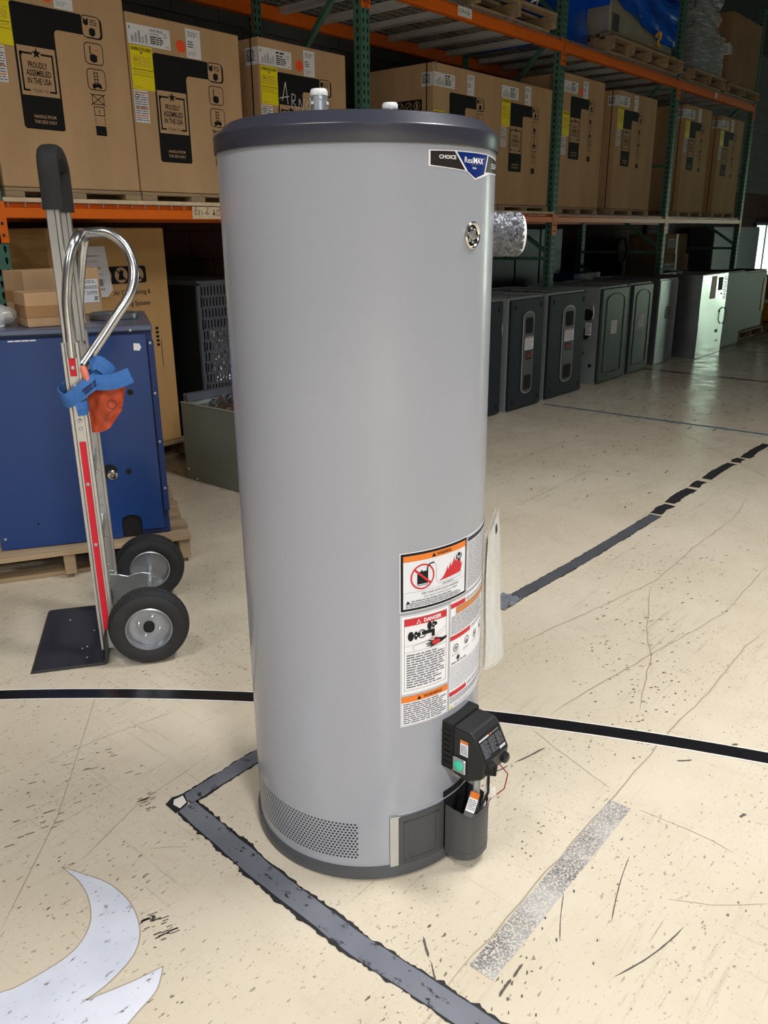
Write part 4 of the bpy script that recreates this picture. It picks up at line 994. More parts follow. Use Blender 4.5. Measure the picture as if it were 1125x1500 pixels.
# location signs on the beams
cv = Canvas(); cv.rect(0, 0, .19, .062, 'cream_edge', 0); cv.text('S31-6', .062, .020, .026, 'midink', 1, width=.095); 
cv.poly([(.135, .030), (.143, .030), (.143, .048), (.149, .048), (.149, .030), (.157, .030), (.146, .014)], 'midink', 1); cv.frame(.164, .016, .184, .046, .003, 'midink', 1)
cv.build('location_sign', beams[(0, 'lo', 0)], lambda u, v, o: (2.915 - RX[0] + u, -.0045 - o, LO0 + .004 + v))
cv = Canvas(); cv.rect(0, 0, .17, .062, 'white', 0); cv.text('S29-4', .058, .020, .026, 'midink', 1, width=.09); cv.poly([(.118, .030), (.126, .030), (.126, .048), (.132, .048), (.132, .030), (.140, .030), (.129, .014)], 'midink', 1)
cv.build('location_sign', beams[(1, 'up', 0)], lambda u, v, o: (5.33 - RX[0] + u, -.0045 - o, UP0 + .014 + v))
Canvas().rect(0, 0, .08, .06, 'white', 0).build('location_sign', beams[(3, 'up', 0)], lambda u, v, o: (10.42 - RX[0] + u, -.0045 - o, UP0 + .016 + v))
# decks: channels and wire mesh
for i in range(-1, 4):
    xa_ = (RX[0] - 2.508 if i < 0 else RX[i]) - RX[0] + .06
    for (zt, lvl) in ((LO1, 'lo'), (UP1, 'up')):
        wm = MB(); nx = 46 if lvl == 'up' else 30
        for k in range(nx + 1): x = xa_ + k * 2.388 / nx; wm.box(x - .0025, .0, zt + .006, x + .0025, RD, zt + .011)
        for k in range(13): y = .02 + k * (RD - .04) / 12; wm.box(xa_, y - .0025, zt + .001, xa_ + 2.388, y + .0025, zt + .006)
        for k in range(nx + 1): x = xa_ + k * 2.388 / nx; wm.box(x - .0025, -.008, zt - .018, x + .0025, -.005, zt + .011)
        dk = wm.build('wire_deck', C['wire'], RK); dk['kind'] = 'stuff'
        for k in range(6):
            x = xa_ + .20 + k * .40
            MB().box(x - .035, .02, zt - .036, x + .035, RD - .03, zt + .000).box(x - .045, .02, zt - .004, x + .045, RD - .03, zt + .001).build('support_channel', C['channel'], RK)
    if i < 2 and i >= -1:
        bd = MB().box(xa_ - .02, -.012, LO1 + .004, xa_ + 2.41, .10, LO1 + .022).build('deck_board', C['cream_edge'], RK)
DECK_LO = LO1 + .011 ; DECK_UP = UP1 + .012

# ================================================================ pallets and skids
def skid(name, label, x0, w_, y0=3.80, d_=.85, z=DECK_LO, h=1.540, group=None, mat='wood'):
    t = thing(name, label, 'skid', (x0, y0, z), 0, group)
    hh = h - z - .001
    for k in range(3):
        a = [.0, w_ / 2 - .045, w_ - .09][k]
        MB().box(a, 0, 0, a + .09, d_, hh - .016).build('runner', C[mat], t, .002, 1)
    for k in range(4):
        b = k * (d_ - .12) / 3
        MB().box(0, b + .002, hh - .016, w_, b + .12, hh).build('slat', C[mat], t, .002, 1)
    return t
def pallet(name, label, loc, rz, w_, d_, h=.125, nb=6, mat='wood', cat='pallet', ns=3):
    t = thing(name, label, cat, loc, rz)
    rn = random.Random(label)
    for k in range(ns):
        x = k * (w_ - .045) / (ns - 1)
        MB().box(x, rn.uniform(0, .012), .018, x + .045, d_, h - .020).build('stringer', C[mat], t, .003, 1)
    for k in range(nb):
        y = k * (d_ - .09) / (nb - 1)
        MB().box(rn.uniform(-.012, .004), y, h - .020, w_ + rn.uniform(-.004, .014), y + .09, h).build('top_board', C[mat], t, .002, 1)
    for y in (.06, d_ / 2 - .045, d_ - .12): MB().box(0, y, 0, w_, y + .08, .018).build('bottom_board', C[mat], t, .002, 1)
    return t

# ================================================================ air conditioner cartons on the lower deck
def carton(label, x0, x1, z1, y0=3.805, dep=.80, z0=1.541, opts=(), mat='card', icons=True):
    t = thing('air_conditioner_carton', label, 'carton', (x0, y0, z0), 0, 'large printed cartons on the rack')
    w_ = x1 - x0; h = z1 - z0
    body = MB().box(0, 0, 0, w_, dep, h).build('box_body', C[mat], t, .006, 2)
    MB().box(-.001, dep / 2 - .03, h, w_ + .001, dep / 2 + .03, h + .0008).build('packing_tape', C['kraft_tape'], t)
    G = h - .158 - dz_off(opts)     # top of the black graphic
    gx = .135 + (.055 if 'shift' in opts else 0)
    cv = Canvas()
    # black panel with an arm to the right
    cv.poly([(gx, G - .012), (gx + .012, G), (gx + .340, G), (gx + .340, G - .082), (gx + .215, G - .082), (gx + .203, G - .087), (gx + .197, G - .100), (gx + .197, G - .490), (gx + .190, G - .499), (gx + .010, G - .499), (gx, G - .490)], 'ink', 0)
    cv.rect(gx + .010, G - .362, gx + .188, G - .166, 'kraft_ink', 1)
    cv.rect(gx + .022, G - .205, gx + .030, G - .188, 'ink', 2)
    for (a, b, c_, d) in ((.018, .190, .078, .198), (.118, .190, .176, .198), (.018, .338, .050, .346), (.142, .338, .176, .346), (.018, .190, .026, .346), (.168, .190, .176, .346)): cv.rect(gx + a, G - d, gx + c_, G - b, 'ink', 2)
    star = []
    for k in range(10):
        r = .024 if k % 2 == 0 else .0095; a = PI / 2 + k * PI / 5; star.append((gx + .098 + r * math.cos(a), G - .192 + r * math.sin(a)))
    cv.poly(star, 'ink', 3)
    cv.text('PROUDLY', gx + .098, G - .250, .024, 'ink', 3, width=.090, bold=.02); cv.text('ASSEMBLED', gx + .098, G - .282, .024, 'ink', 3, width=.118, bold=.02); cv.text('IN THE USA', gx + .098, G - .314, .024, 'ink', 3, width=.112, bold=.02)
    cv.text('TYLER, TX', gx + .098, G - .347, .012, 'ink', 3, width=.074)
    cv.text('HANDLE FROM', gx + .104, G - .452, .013, 'kraft_ink', 1, width=.104, bold=.012); cv.text('THIS SIDE ONLY', gx + .104, G - .474, .013, 'kraft_ink', 1, width=.108, bold=.012)
    ix = gx + .340
    for k in range(3):
        yt = G - .108 * k + (.002 if k == 0 else 0)
        if k == 0: cv.rrect(ix + .006, yt - .094, ix + .104, yt - .004, .02, 'ink', 0)
        cv.rframe(ix - .002, yt - .092, ix + .096, yt, .020, .004, 'ink', 'kraft_ink', 1)
        if k == 0:
            cv.poly([(ix + .008, yt - .012), (ix + .020, yt - .020), (ix + .034, yt - .010), (ix + .034, yt - .036), (ix + .022, yt - .044), (ix + .008, yt - .036)], 'ink', 3); cv.poly([(ix + .034, yt - .056), (ix + .050, yt - .048), (ix + .066, yt - .054), (ix + .066, yt - .076), (ix + .050, yt - .086), (ix + .034, yt - .078)], 'ink', 3)
            cv.words(ix + .042, yt - .040, ix + .078, yt - .014, 3, 'midink', 3, .5, 7, .1)
        elif k == 1:
            cv.rect(ix + .026, yt - .050, ix + .032, yt - .014, 'ink', 3); cv.poly([(ix + .024, yt - .054), (ix + .042, yt - .046), (ix + .062, yt - .052), (ix + .062, yt - .076), (ix + .044, yt - .084), (ix + .024, yt - .076)], 'ink', 3); cv.words(ix + .048, yt - .034, ix + .074, yt - .026, 1, 'lab_orange', 3, .6, 5)
        else:
            cv.rect(ix + .034, yt - .066, ix + .038, yt - .012, 'ink', 3); cv.rect(ix + .052, yt - .066, ix + .056, yt - .012, 'ink', 3)
            for j in range(4): cv.rect(ix + .034, yt - .020 - j * .014, ix + .056, yt - .016 - j * .014, 'ink', 3)
            cv.poly([(ix + .020, yt - .066), (ix + .066, yt - .062), (ix + .072, yt - .076), (ix + .026, yt - .082)], 'ink', 3); cv.disc(ix + .030, yt - .080, .007, 'ink', 3, 10); cv.disc(ix + .064, yt - .076, .008, 'ink', 3, 10)
    if icons:
        a = ix + .012; b_ = ix + .076; yt = G - .325
        cv.frame(a, yt - .044, b_, yt, .0035, 'ink', 1); cv.line((a - .008, yt + .004), (b_ + .008, yt - .048), .0035, 'ink', 1); cv.line((a - .008, yt - .048), (b_ + .008, yt + .004), .0035, 'ink', 1)
        cv.frame(a + .004, yt - .092, b_ - .004, yt - .052, .0035, 'ink', 1); cv.text('6', (a + b_) / 2, yt - .080, .016, 'midink', 1)
        for j in range(3):
            for x in (a + .006, b_ - .009): cv.rect(x, yt - .106 - j * .011, x + .003, yt - .098 - j * .011, 'ink', 1)
        cv.rect(a + .004, yt - .178, b_ - .004, yt - .136, 'ink', 1)
    cv.build('carton_print', t, face_y(-.0004), .0004)
    # stickers
    lx = .002 if 'wrap' not in opts else .0
    st = Canvas(); st.rect(lx, G + .022, .250, G + .110, 'white', 0); st.rect(.012, G + .085, .018, G + .098, 'midink', 1)
    for k in range(5): st.bars(.022 + k * .020, G + .032, .034 + k * .020, G + .060 + .012 * ((k * 7) % 3), 'greyink', 1, k + 2, 6)
    st.text('ASAC4036', .168, G + .090, .011, 'midink', 1, width=.078, bold=.01) if 'A' in opts else st.words(.130, G + .088, .200, G + .102, 1, 'midink', 1, .7, 9)
    st.text('A100GA', .157, G + .076, .009, 'midink', 1, width=.055) if 'A' in opts else st.words(.130, G + .074, .180, G + .084, 1, 'midink', 1, .7, 10)
    st.words(.130, G + .034, .205, G + .072, 4, 'midink', 1, .62, 11, .15); st.frame(.212, G + .072, .228, G + .090, .002, 'midink', 1); st.words(.222, G + .028, .244, G + .036, 2, 'greyink', 1, .4, 12)
    st.build('shipping_label', t, face_y(-.0024), .0004)
    if 'wrap' in opts:
        s2 = Canvas(); s2.rect(-.105, G + .022, 0, G + .110, 'white', 0); s2.words(-.098, G + .040, -.030, G + .100, 6, 'midink', 1, .6, 13, .15)
        s2.build('shipping_label', t, lambda u, v, o: (-.0006 - o, -u - .0, v), .0004)
        MB().box(-.003, .055, 0, -.0005, .063, h).box(-.003, .055, h, w_, .063, h + .002).build('strap', C['ink'], t)
    st = Canvas(); sx = gx + .211; st.rect(sx, G + .004, sx + .092, G + .138, 'white', 0); st.words(sx + .012, G + .100, sx + .080, G + .126, 4, 'greyink', 1, .4, 20); st.words(sx + .010, G + .050, sx + .050, G + .084, 3, 'greyink', 1, .5, 21); st.words(sx + .010, G + .014, sx + .060, G + .036, 3, 'paleink', 1, .5, 22)
    st.build('packing_slip', t, face_y(-.0032), .0004)
    if 'dot' in opts: Canvas().disc(gx + .178, G + .050, .029, 'orange_dot', 0, 28).build('orange_sticker', t, face_y(-.002), .0004)
    yx, yG = (.006, G + .018) if 'low' not in opts else (.0, G - .128)
    st = Canvas(); st.rect(yx, yG - .194, yx + .128, yG, 'yellow', 0); st.text('ENERGYGUIDE', yx + .064, yG - .022, .014, 'ink', 1, width=.112, bold=.03); st.poly([(yx + .058, yG - .026), (yx + .070, yG - .026), (yx + .064, yG - .038)], 'ink', 1)
    st.words(yx + .012, yG - .092, yx + .116, yG - .046, 6, 'brownish', 1, .3, 23); st.rect(yx + .006, yG - .106, yx + .122, yG - .1035, 'ink', 1); st.words(yx + .012, yG - .124, yx + .116, yG - .112, 2, 'brownish', 1, .3, 24); st.rect(yx + .006, yG - .131, yx + .122, yG - .1295, 'ink', 1)
    st.text('14.0', yx + .030, yG - .066, .010, 'ink', 1) ; st.words(yx + .012, yG - .186, yx + .07, yG - .180, 1, 'brownish', 1, .5, 25)
    st.build('energy_label', t, face_y(-.0040), .0004)
    st = Canvas(); st.rect(yx, yG - .342, yx + .082, yG - .196, 'white', 0); st.words(yx + .004, yG - .336, yx + .078, yG - .202, 13, 'greyink', 1, .42, 26, .2)
    for zz_ in (.204, .272, .308): st.rect(yx + .008, yG - zz_ - .005, yx + .074, yG - zz_, 'lab_orange', 2)
    st.line((yx + .018, yG - .212), (yx + .030, yG - .224), .002, 'midink', 3); st.line((yx + .018, yG - .236), (yx + .030, yG - .224), .002, 'midink', 3); st.line((yx + .018, yG - .212), (yx + .006, yG - .224), .002, 'midink', 3); st.line((yx + .018, yG - .236), (yx + .006, yG - .224), .002, 'midink', 3)
    st.build('hazard_label', t, face_y(-.0028), .0004)
    return t
def dz_off(opts): return .012 if 'low' in opts else 0
tA = carton('brown carton at the left edge with orange sticker cut off at top', 1.905, 2.610, 2.445, opts=('dot',))
tB = carton('brown carton above the beam sign with fully shown yellow energy label', 2.617, 3.318, 2.343, opts=('dot', 'A'))
tC = carton('brown carton with white handwriting behind the heater nipple', 3.455, 4.168, 2.360, opts=('dot', 'wrap'))
cv = Canvas()   # handwriting
hw = {'A': [[(0, 0), (.03, .10), (.045, -.015)], [(-.02, .012), (.055, .028)]], 'R': [[(.075, -.03), (.078, .045), (.105, .038), (.102, .012), (.080, .008), (.118, -.03)]], 'N': [[(.130, -.032), (.138, .025), (.165, -.038), (.178, .028)]], 'O': [[(.205, .016), (.192, -.01), (.205, -.034), (.224, -.022), (.226, .006), (.205, .016)]], 'L': [[(.246, .026), (.250, -.034), (.275, -.034)]], 'D': [[(.29, .02), (.293, -.036), (.315, -.02), (.312, .008), (.29, .02)]]}
for k, ps in hw.items():
    for p in ps: cv.path([(.165 + q[0], .515 + q[1]) for q in p], .0045, 'white', 0)
cv.build('handwriting', tC, face_y(-.0026), .0004)
tD = carton('brown carton with strap and bull clip right of the green upright', 5.062, 5.925, 2.445, y0=3.800, opts=('wrap', 'shift', 'low'), icons=False, dep=.72)
MB().tube([(.012, -.006, .86), (.012, -.010, .905), (.02, -.004, .912), (.024, -.008, .88), (.024, -.006, .85)], .003, 6).build('clip', C['zinc'], tD)
cv = Canvas()
cv.rrect(.10, .60, .42, .68, .012, 'ink', 0)
for k in range(4): cv.ring(.145 + k * .075, .64, .029, .005, 'kraft_ink', 1); cv.line((.125 + k * .075, .66), (.165 + k * .075, .62), .006, 'kraft_ink', 1) if k else cv.rect(.137, .622, .153, .658, 'kraft_ink', 1)
cv.build('carton_print', tD, lambda u, v, o: (-.0006 - o, u + .0, v), .0004)
tE = carton('brown carton right beside the heater lid against the second upright', 5.945, 6.735, 2.450, y0=3.812, opts=())
tF = carton('tall brown carton with orange sticker just right of the second upright', 6.908, 7.680, 2.608, opts=('dot', 'low'))
tG = carton('tall brown carton in the middle of the third bay', 7.965, 8.868, 2.590, opts=('wrap',))
tH = carton('tall pale lit carton beside the dark fourth upright', 9.650, 10.430, 2.632, opts=('wrap',))
tI = carton('last tall brown carton at the far end of the rack', 10.750, 11.570, 2.615, opts=('wrap',))
for nm_, (xa_, w_) in {'at the left edge': (1.905, .705), 'above the beam sign': (2.617, .70), 'with white handwriting': (3.455, .713), 'with the bull clip': (5.062, .86), 'beside the heater lid': (5.945, .79), 'just right of the second upright': (6.908, .77), 'in the middle of the third bay': (7.965, .90), 'beside the fourth upright': (9.65, .78), 'at the far end of the rack': (10.75, .82)}.items():
    skid('wooden_skid', 'low wooden skid under the carton ' + nm_, xa_, w_, z=(LO1 + .0225 if xa_ < 6.8 else DECK_LO), group='skids under the cartons')

# ================================================================ upper deck load
ZU = DECK_UP
pallet('wooden_pallet', 'worn wooden pallet on the upper deck above the beam sign', (5.50, 3.74, ZU), 0, 1.12, .95, .13)
wr = thing('wrapped_coil', 'grey wrapped bundle with white curled straps on the upper pallet', 'bundle', (6.10, 4.1, ZU + .131))
MB().lathe([(.0001, 0), (.30, 0), (.34, .03), (.34, .30), (.30, .34), (.0001, .34)], 32).build('bundle_body', C['slate_metal'], wr)
for k in range(6): MB().tube(spline([(.20 + .02 * k, -.30 - .01 * k, .03 + .05 * k), (.25, -.335, .05 + .05 * k), (.29, -.30, .03 + .05 * k)], 4), .008, 6).build('curled_strap', C['white_plastic'], wr)
pallet('wooden_pallet', 'wooden pallet under the blue wrapped unit', (7.62, 3.72, ZU), 0, 1.62, 1.0, .125, 7, ns=5)
dn = thing('dunnage_boards', 'broken grey boards lying between pallet and blue wrapped unit', 'boards', (7.0, 3.80, ZU + .126))
for k, (xa_, ya_, L_, wd, rz) in enumerate(((.62, -.03, 1.55, .10, 0.0), (.65, .12, 1.5, .09, .02), (.64, .30, 1.5, .10, -.02), (.66, .55, 1.45, .10, .01))): MB().box(xa_, ya_, 0, xa_ + L_, ya_ + wd, .035, TR(0, 0, 0, rz * .2)).build('board', C['wood_grey'], dn, .003, 1)
bu = thing('wrapped_unit', 'silver metal unit half covered in blue plastic film on the upper deck', 'wrapped unit', (7.02, 3.78, ZU + .163))
bu.location = (7.66, 3.80, ZU + .163)
MB().box(0, 0, 0, 1.42, .85, .42).build('metal_cabinet', C['unit_metal'], bu, .006, 1)
fb = MB()
def bluef(a, b):
    x = -.05 + 1.52 * a; z = .11 + .05 * math.sin(4 * a + 1) + (.47 - .10) * b + (.12 * (1 - a) ** 3)
    return (x, -.018 - .012 * math.sin(23 * a + 3 * b) * (1 - b) - .01 * math.sin(11 * b + 5 * a), z)
fb.grid(bluef, 40, 14)
fb.grid(lambda a, b: (bluef(a, 1)[0], -.02 + .90 * b, .48 + .012 * math.sin(13 * a) * math.sin(9 * b) + .12 * (1 - a) ** 3), 40, 10)
fb.grid(lambda a, b: (-.05 - .01 * math.sin(9 * a), .88 - .90 * a, .2 + .40 * b), 12, 8).grid(lambda a, b: (1.47 + .01 * math.sin(9 * a), -.02 + .90 * a, .16 + .33 * b), 12, 8)
fb.build('blue_film', C['blue_film'], bu)
pieces('fin', C['slate_metal'], bu, [MB().bar((.05 + .02 * k, -.006, .02), (.05 + .02 * k, -.006, .16), .006, .006) for k in range(7)])
MB().tube(spline([(.95, -.02, .10), (.99, -.05, .14), (1.03, -.04, .10), (1.0, -.03, .06), (1.04, -.03, .03)], 5), .012, 8).build('pipe_stub', C['yellow_paint'], bu)
bl = thing('blue_bale', 'blue plastic covered load left of the silver wrapped unit', 'wrapped load', (6.92, 4.0, ZU))
def bale(a, b): return (.66 * a, -.02 - .03 * math.sin(PI * a) - .02 * math.sin(9 * b), .0 + .75 * b)
bb = MB(); bb.grid(bale, 14, 10); bb.grid(lambda a, b: (.66 * a, -.02 + .7 * b, .75 + .02 * math.sin(7 * a)), 8, 6); bb.grid(lambda a, b: (0, .68 - .70 * a, .75 * b), 6, 6); bb.grid(lambda a, b: (.66, -.02 + .70 * a, .75 * b), 6, 6); bb.build('blue_cover', C['blue_film'], bl)
bl.location.z = ZU + .001
bl.scale = (1, 1, 1)
pallet('wooden_pallet', 'wooden pallet under the clear wrapped load', (9.60, 3.74, ZU), 0, .98, .95, .115)
ww = thing('wrapped_load', 'load in crinkled clear stretch film at the upper right', 'wrapped load', (9.66, 3.80, ZU + .116))
MB().box(.02, .02, 0, .88, .80, .42).build('inner_box', C['slate_metal'], ww, .01, 1)
MB().box(.10, .10, .42, .84, .72, .85).build('inner_box', C['slate_metal'], ww, .03, 1)
sf = MB().grid(lambda a, b: (.90 * a, -.004 - .006 * math.sin(31 * b + 9 * a), .42 * b), 20, 16).grid(lambda a, b: (-.004 - .006 * math.sin(29 * b), .82 - .82 * a, .42 * b), 12, 12).grid(lambda a, b: (.06 + .80 * a, .06 - .02 * math.sin(17 * b + 7 * a), .42 + .45 * b), 16, 12).grid(lambda a, b: (.05 - .01 * math.sin(17 * b), .74 - .68 * a, .42 + .45 * b), 10, 10).grid(lambda a, b: (.06 + .8 * a, .06 + .68 * b, .87 + .01 * math.sin(9 * a)), 8, 8).grid(lambda a, b: (.90, .82 * a, .42 * b), 6, 6)
sf.build('stretch_film', C['film'], ww)
pallet('wooden_pallet', 'wooden pallet under the plain carton at the top right', (10.72, 3.74, ZU), 0, 1.10, .95, .100)
cb = thing('plain_carton', 'plain brown carton at the top right of the rack', 'carton', (10.74, 3.80, ZU + .101))
MB().box(0, 0, 0, 1.06, .85, .745).build('box_body', C['card_dull'], cb, .006, 2)
MB().box(.50, -.0012, .0, .56, .0, .745).build('packing_tape', C['kraft_tape'], cb)
cv = Canvas(); cv.rect(-.09, .30, .0, .42, 'white', 0); cv.words(-.08, .31, -.01, .40, 5, 'greyink', 1, .5, 3); cv.build('shipping_label', cb, lambda u, v, o: (-.001 - o, -u, v), .0004)
Canvas().rect(0, .30, .07, .40, 'paleink', 0).build('shipping_label', cb, face_y(-.001), .0004)

# ================================================================ furnaces on the floor in front of the rack
def casing(t, w_, d_, h, mat, liner=True):
    th = .012
    mb = MB().box(0, .0, 0, th, d_, h).box(w_ - th, 0, 0, w_, d_, h).box(th, d_ - th, 0, w_ - th, d_, h).box(th, 0, 0, w_ - th, th, h).box(th, th, .0, w_ - th, d_ - th, .012)
    mb.box(0, -.002, h - .004, w_, .03, h + .004).box(0, d_ - .03, h - .004, w_, d_, h + .004).box(-.001, 0, h - .004, .03, d_, h + .004).box(w_ - .03, 0, h - .004, w_ + .001, d_, h + .004)
    o = mb.build('casing', C[mat], t, .0015, 1)
    if liner:
        rn = random.Random(int(w_ * 1000)); mb = MB()
        mb.grid(lambda a, b: (.014 + (w_ - .028) * a, .014 + (d_ - .028) * b, h - .035 + .030 * rn.random() * math.sin(PI * a)), 12, 14, smooth=False)
        mb.build('foil_liner', C['foil'], t)
    return o
def stadium(x, z0, z1, r, n=8):
    return [(x + r * math.cos(a), z1 - r * .55 + r * .55 * math.sin(a)) for a in [PI * k / n for k in range(n + 1)]] + [(x + r * math.cos(a), z0 + r * .55 + r * .55 * math.sin(a)) for a in [PI + PI * k / n for k in range(n + 1)]]
def side_details(t, w_, holes, sticker=True, wire=True):
    pieces('knockout', C['blacker'], t, [MB().lathe([(r, 0), (r, .0012), (.0001, .0012)], 20, frame((-.0002, y, z), (-1, 0, 0))) for (y, z, r) in holes])
    if sticker:
        cv = Canvas(); cv.rect(.055, .44, .115, .55, 'white', 0); cv.words(.060, .45, .110, .54, 7, 'greyink', 1, .45, int(w_ * 777)); cv.build('side_sticker', t, lambda u, v, o: (-.0015 - o, u if True else 0, v) if False else (-.0015 - o, .17 - u, v), .0004)
    if wire: MB().tube(spline([(-.002, .055, .70), (-.025, .04, .695), (-.03, .03, .64), (-.012, .045, .59)], 5), .006, 6).build('wire_lead', C['wire_white'], t)
def furnace_slate(label, x, w_, y=3.325, rz=0., oval=True):
    t = thing('gas_furnace', label, 'furnace', (x, y, 0), rz, 'furnaces lined up before the rack')
    casing(t, w_, .74, .858, 'grey_case')
    dr = MB().box(.006, -.028, .012, w_ - .006, -.002, .846).build('front_door', C['navy'], t, .006, 2)
    xc = w_ * .52; r = w_ * .165
    if oval:
        MB().prism(stadium(xc, .115, .755, r), .006, TR(0, -.0335, 0)).build('oval_frame', C['silver'], dr, .002, 1)
        MB().prism(stadium(xc, .128, .742, r - .010), .004, TR(0, -.0360, 0)).build('oval_panel', C['panel_grey'], dr)
        for (za, zb) in ((.15, .265), (.585, .705)):
            MB().prism([(xc - r * .62, za + .012), (xc - r * .45, za), (xc + r * .45, za), (xc + r * .62, za + .012), (xc + r * .62, zb - .012), (xc + r * .45, zb), (xc - r * .45, zb), (xc - r * .62, zb - .012)], .004, TR(0, -.0385, 0)).build('sight_window', C['blacker'], dr)
        cv = Canvas(); cv.rect(xc - r * .80, .462, xc + r * .80, .560, 'white', 0); cv.rect(xc - r * .80, .542, xc + r * .80, .560, 'paleink', 1); cv.words(xc - r * .72, .468, xc + r * .72, .538, 7, 'greyink', 1, .42, 61); cv.words(xc - r * .72, .546, xc + r * .72, .556, 1, 'lab_orange', 2, .5, 60)
        cv.rect(xc - r * .45, .385, xc + r * .45, .448, 'badge_dark', 0); cv.words(xc - r * .38, .400, xc + r * .38, .436, 2, 'lab_red', 1, .45, 62)
        cv.build('rating_label', dr, face_y(-.0405), .0004)
    pieces('door_latch', C['blacker'], dr, [MB().box(sx - .012, -.030, sz - .018, sx + .012, -.027, sz + .018) for (sx, sz) in ((.06, .07), (w_ - .06, .07), (.06, .79), (w_ - .06, .79))])
    side_details(t, w_, ((.12, .23, .014), (.20, .62, .03)))
    return t
def furnace_arch(label, x, w_, y=3.33, holes=(), wire=True):
    t = thing('gas_furnace', label, 'furnace', (x, y, 0), 0, 'furnaces lined up before the rack')
    casing(t, w_, .74, .858, 'grey_case')
    dr = MB().box(.004, -.032, .012, w_ - .004, -.002, .848).build('front_door', C['green_door'], t, .014, 3)
    xc = w_ * .5
    for (r, za, zb) in ((w_ * .33, .10, .80),):
        ar = [(xc - r, za)] + [(xc - r, zb - .07)] + [(xc + r * math.cos(a), zb - .07 + .07 * math.sin(a)) for a in [PI - PI * k / 12 for k in range(13)]] + [(xc + r, za)]
        MB().tube([(p[0], -.032, p[1]) for p in ar] , .006, 8, cap=False, closed=True).build('embossed_arch', C['green_door'], dr)
    cv = Canvas(); cv.rect(xc - .07, .44, xc + .05, .56, 'white', 0); cv.words(xc - .064, .445, xc + .044, .552, 9, 'greyink', 1, .45, int(x * 9)); cv.words(xc - .06, .37, xc + .02, .41, 2, 'greyink', 0, .5, 5)
    cv.build('rating_label', dr, face_y(-.0325), .0004)
    side_details(t, w_, holes, True, wire)
    MB().tube(spline([(w_ * .35, -.034, .085), (w_ * .5, -.044, .078), (w_ * .65, -.034, .085)], 5), .005, 6).build('door_pull', C['silver'], dr)
    return t
furnace_slate('dark fronted furnace half hidden behind the water heater', 4.80, .533, 3.362, oval=False)
furnace_slate('slate furnace with silver oval panel nearest the water heater', 5.405, .497, 3.338)
furnace_slate('wider slate furnace with silver oval panel and yellowish top flange', 6.015, .620, 3.352)
furnace_arch('dark green furnace with arched door and big round side holes', 6.935, .555, 3.350, ((.10, .62, .052), (.12, .45, .05), (.16, .74, .024), (.14, .28, .022), (.05, .17, .017)))
furnace_arch('dark green furnace with arched door beside the plain galvanised one', 7.605, .475, 3.365, ((.1, .6, .02),))
t = thing('furnace_cabinet', 'narrow galvanised furnace cabinet with small dark label', 'furnace', (8.375, 3.40, 0), 0, 'furnaces lined up before the rack')
casing(t, .475, .74, .862, 'steel'); dr = MB().box(.004, -.012, .010, .471, -.002, .852).build('front_door', C['steel'], t, .004, 2)
cv = Canvas(); cv.rect(.18, .46, .30, .58, 'greyink', 0); cv.words(.19, .47, .29, .57, 6, 'paleink', 1, .5, 4); cv.build('rating_label', dr, face_y(-.0125), .0004)
t = thing('furnace_cabinet', 'large bright galvanised cabinet with a column of side holes', 'furnace', (9.055, 3.215, 0), 0, 'furnaces lined up before the rack')
casing(t, .80, .53, .878, 'steel'); dr = MB()
dr.grid(lambda a, b: (.004 + .792 * a, -.004 - .004 * math.sin(5 * a + 3 * b) * math.sin(4 * b + 1), .004 + .868 * b), 20, 20)
dr.build('front_panel', C['steel_shiny'], t)
pieces('knockout', C['blacker'], t, [MB().lathe([(r, 0), (r, .002), (.0001, .002)], 16, frame((x, -.008, z), (0, -1, 0))) for (x, z, r) in ((.62, .66, .012), (.62, .47, .016), (.60, .25, .022), (.64, .14, .012))])
pieces('vent_slot', C['blacker'], t, [MB().box(.70, -.011, .60 + k * .018, .76, -.007, .608 + k * .018) for k in range(14)])
cv = Canvas(); cv.rect(.27, .62, .42, .86, 'brownish', 0); cv.rect(.50, .70, .62, .84, 'midink', 0); cv.build('rating_label', t, face_y(-.011), .0004)
MB().tube(spline([(.73, -.01, .50), (.74, -.04, .47), (.74, -.04, .36), (.73, -.01, .32)], 5), .008, 6).build('handle', C['silver'], t)
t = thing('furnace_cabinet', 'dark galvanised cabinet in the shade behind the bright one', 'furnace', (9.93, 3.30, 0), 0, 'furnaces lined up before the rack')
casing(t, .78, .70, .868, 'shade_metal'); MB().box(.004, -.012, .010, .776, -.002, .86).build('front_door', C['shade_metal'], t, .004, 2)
pallet('wooden_pallet', 'small pallet on the floor at the far end of the furnace row', (10.85, 3.32, 0), 0, .96, .46, .12)
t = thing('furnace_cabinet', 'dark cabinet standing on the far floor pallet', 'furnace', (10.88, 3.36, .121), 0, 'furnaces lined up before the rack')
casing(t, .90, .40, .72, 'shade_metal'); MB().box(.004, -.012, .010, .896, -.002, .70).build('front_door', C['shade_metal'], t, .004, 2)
MB().box(.78, -.02, .20, .89, -.013, .62).build('caution_panel', C['yellow_paint'], t)
pallet('wooden_pallet', 'far pallet with a yellow load at the right edge', (12.30, 3.15, 0), 0, 1.0, .9, .12)
yl = thing('yellow_tool', 'small yellow machine part on the far right pallet', 'machine part', (12.36, 3.2, .121))
MB().prism([(0, 0), (.45, 0), (.50, .10), (.40, .22), (.16, .24), (.02, .14)], .45).build('machine_body', C['yellow_paint'], yl, .02, 2)

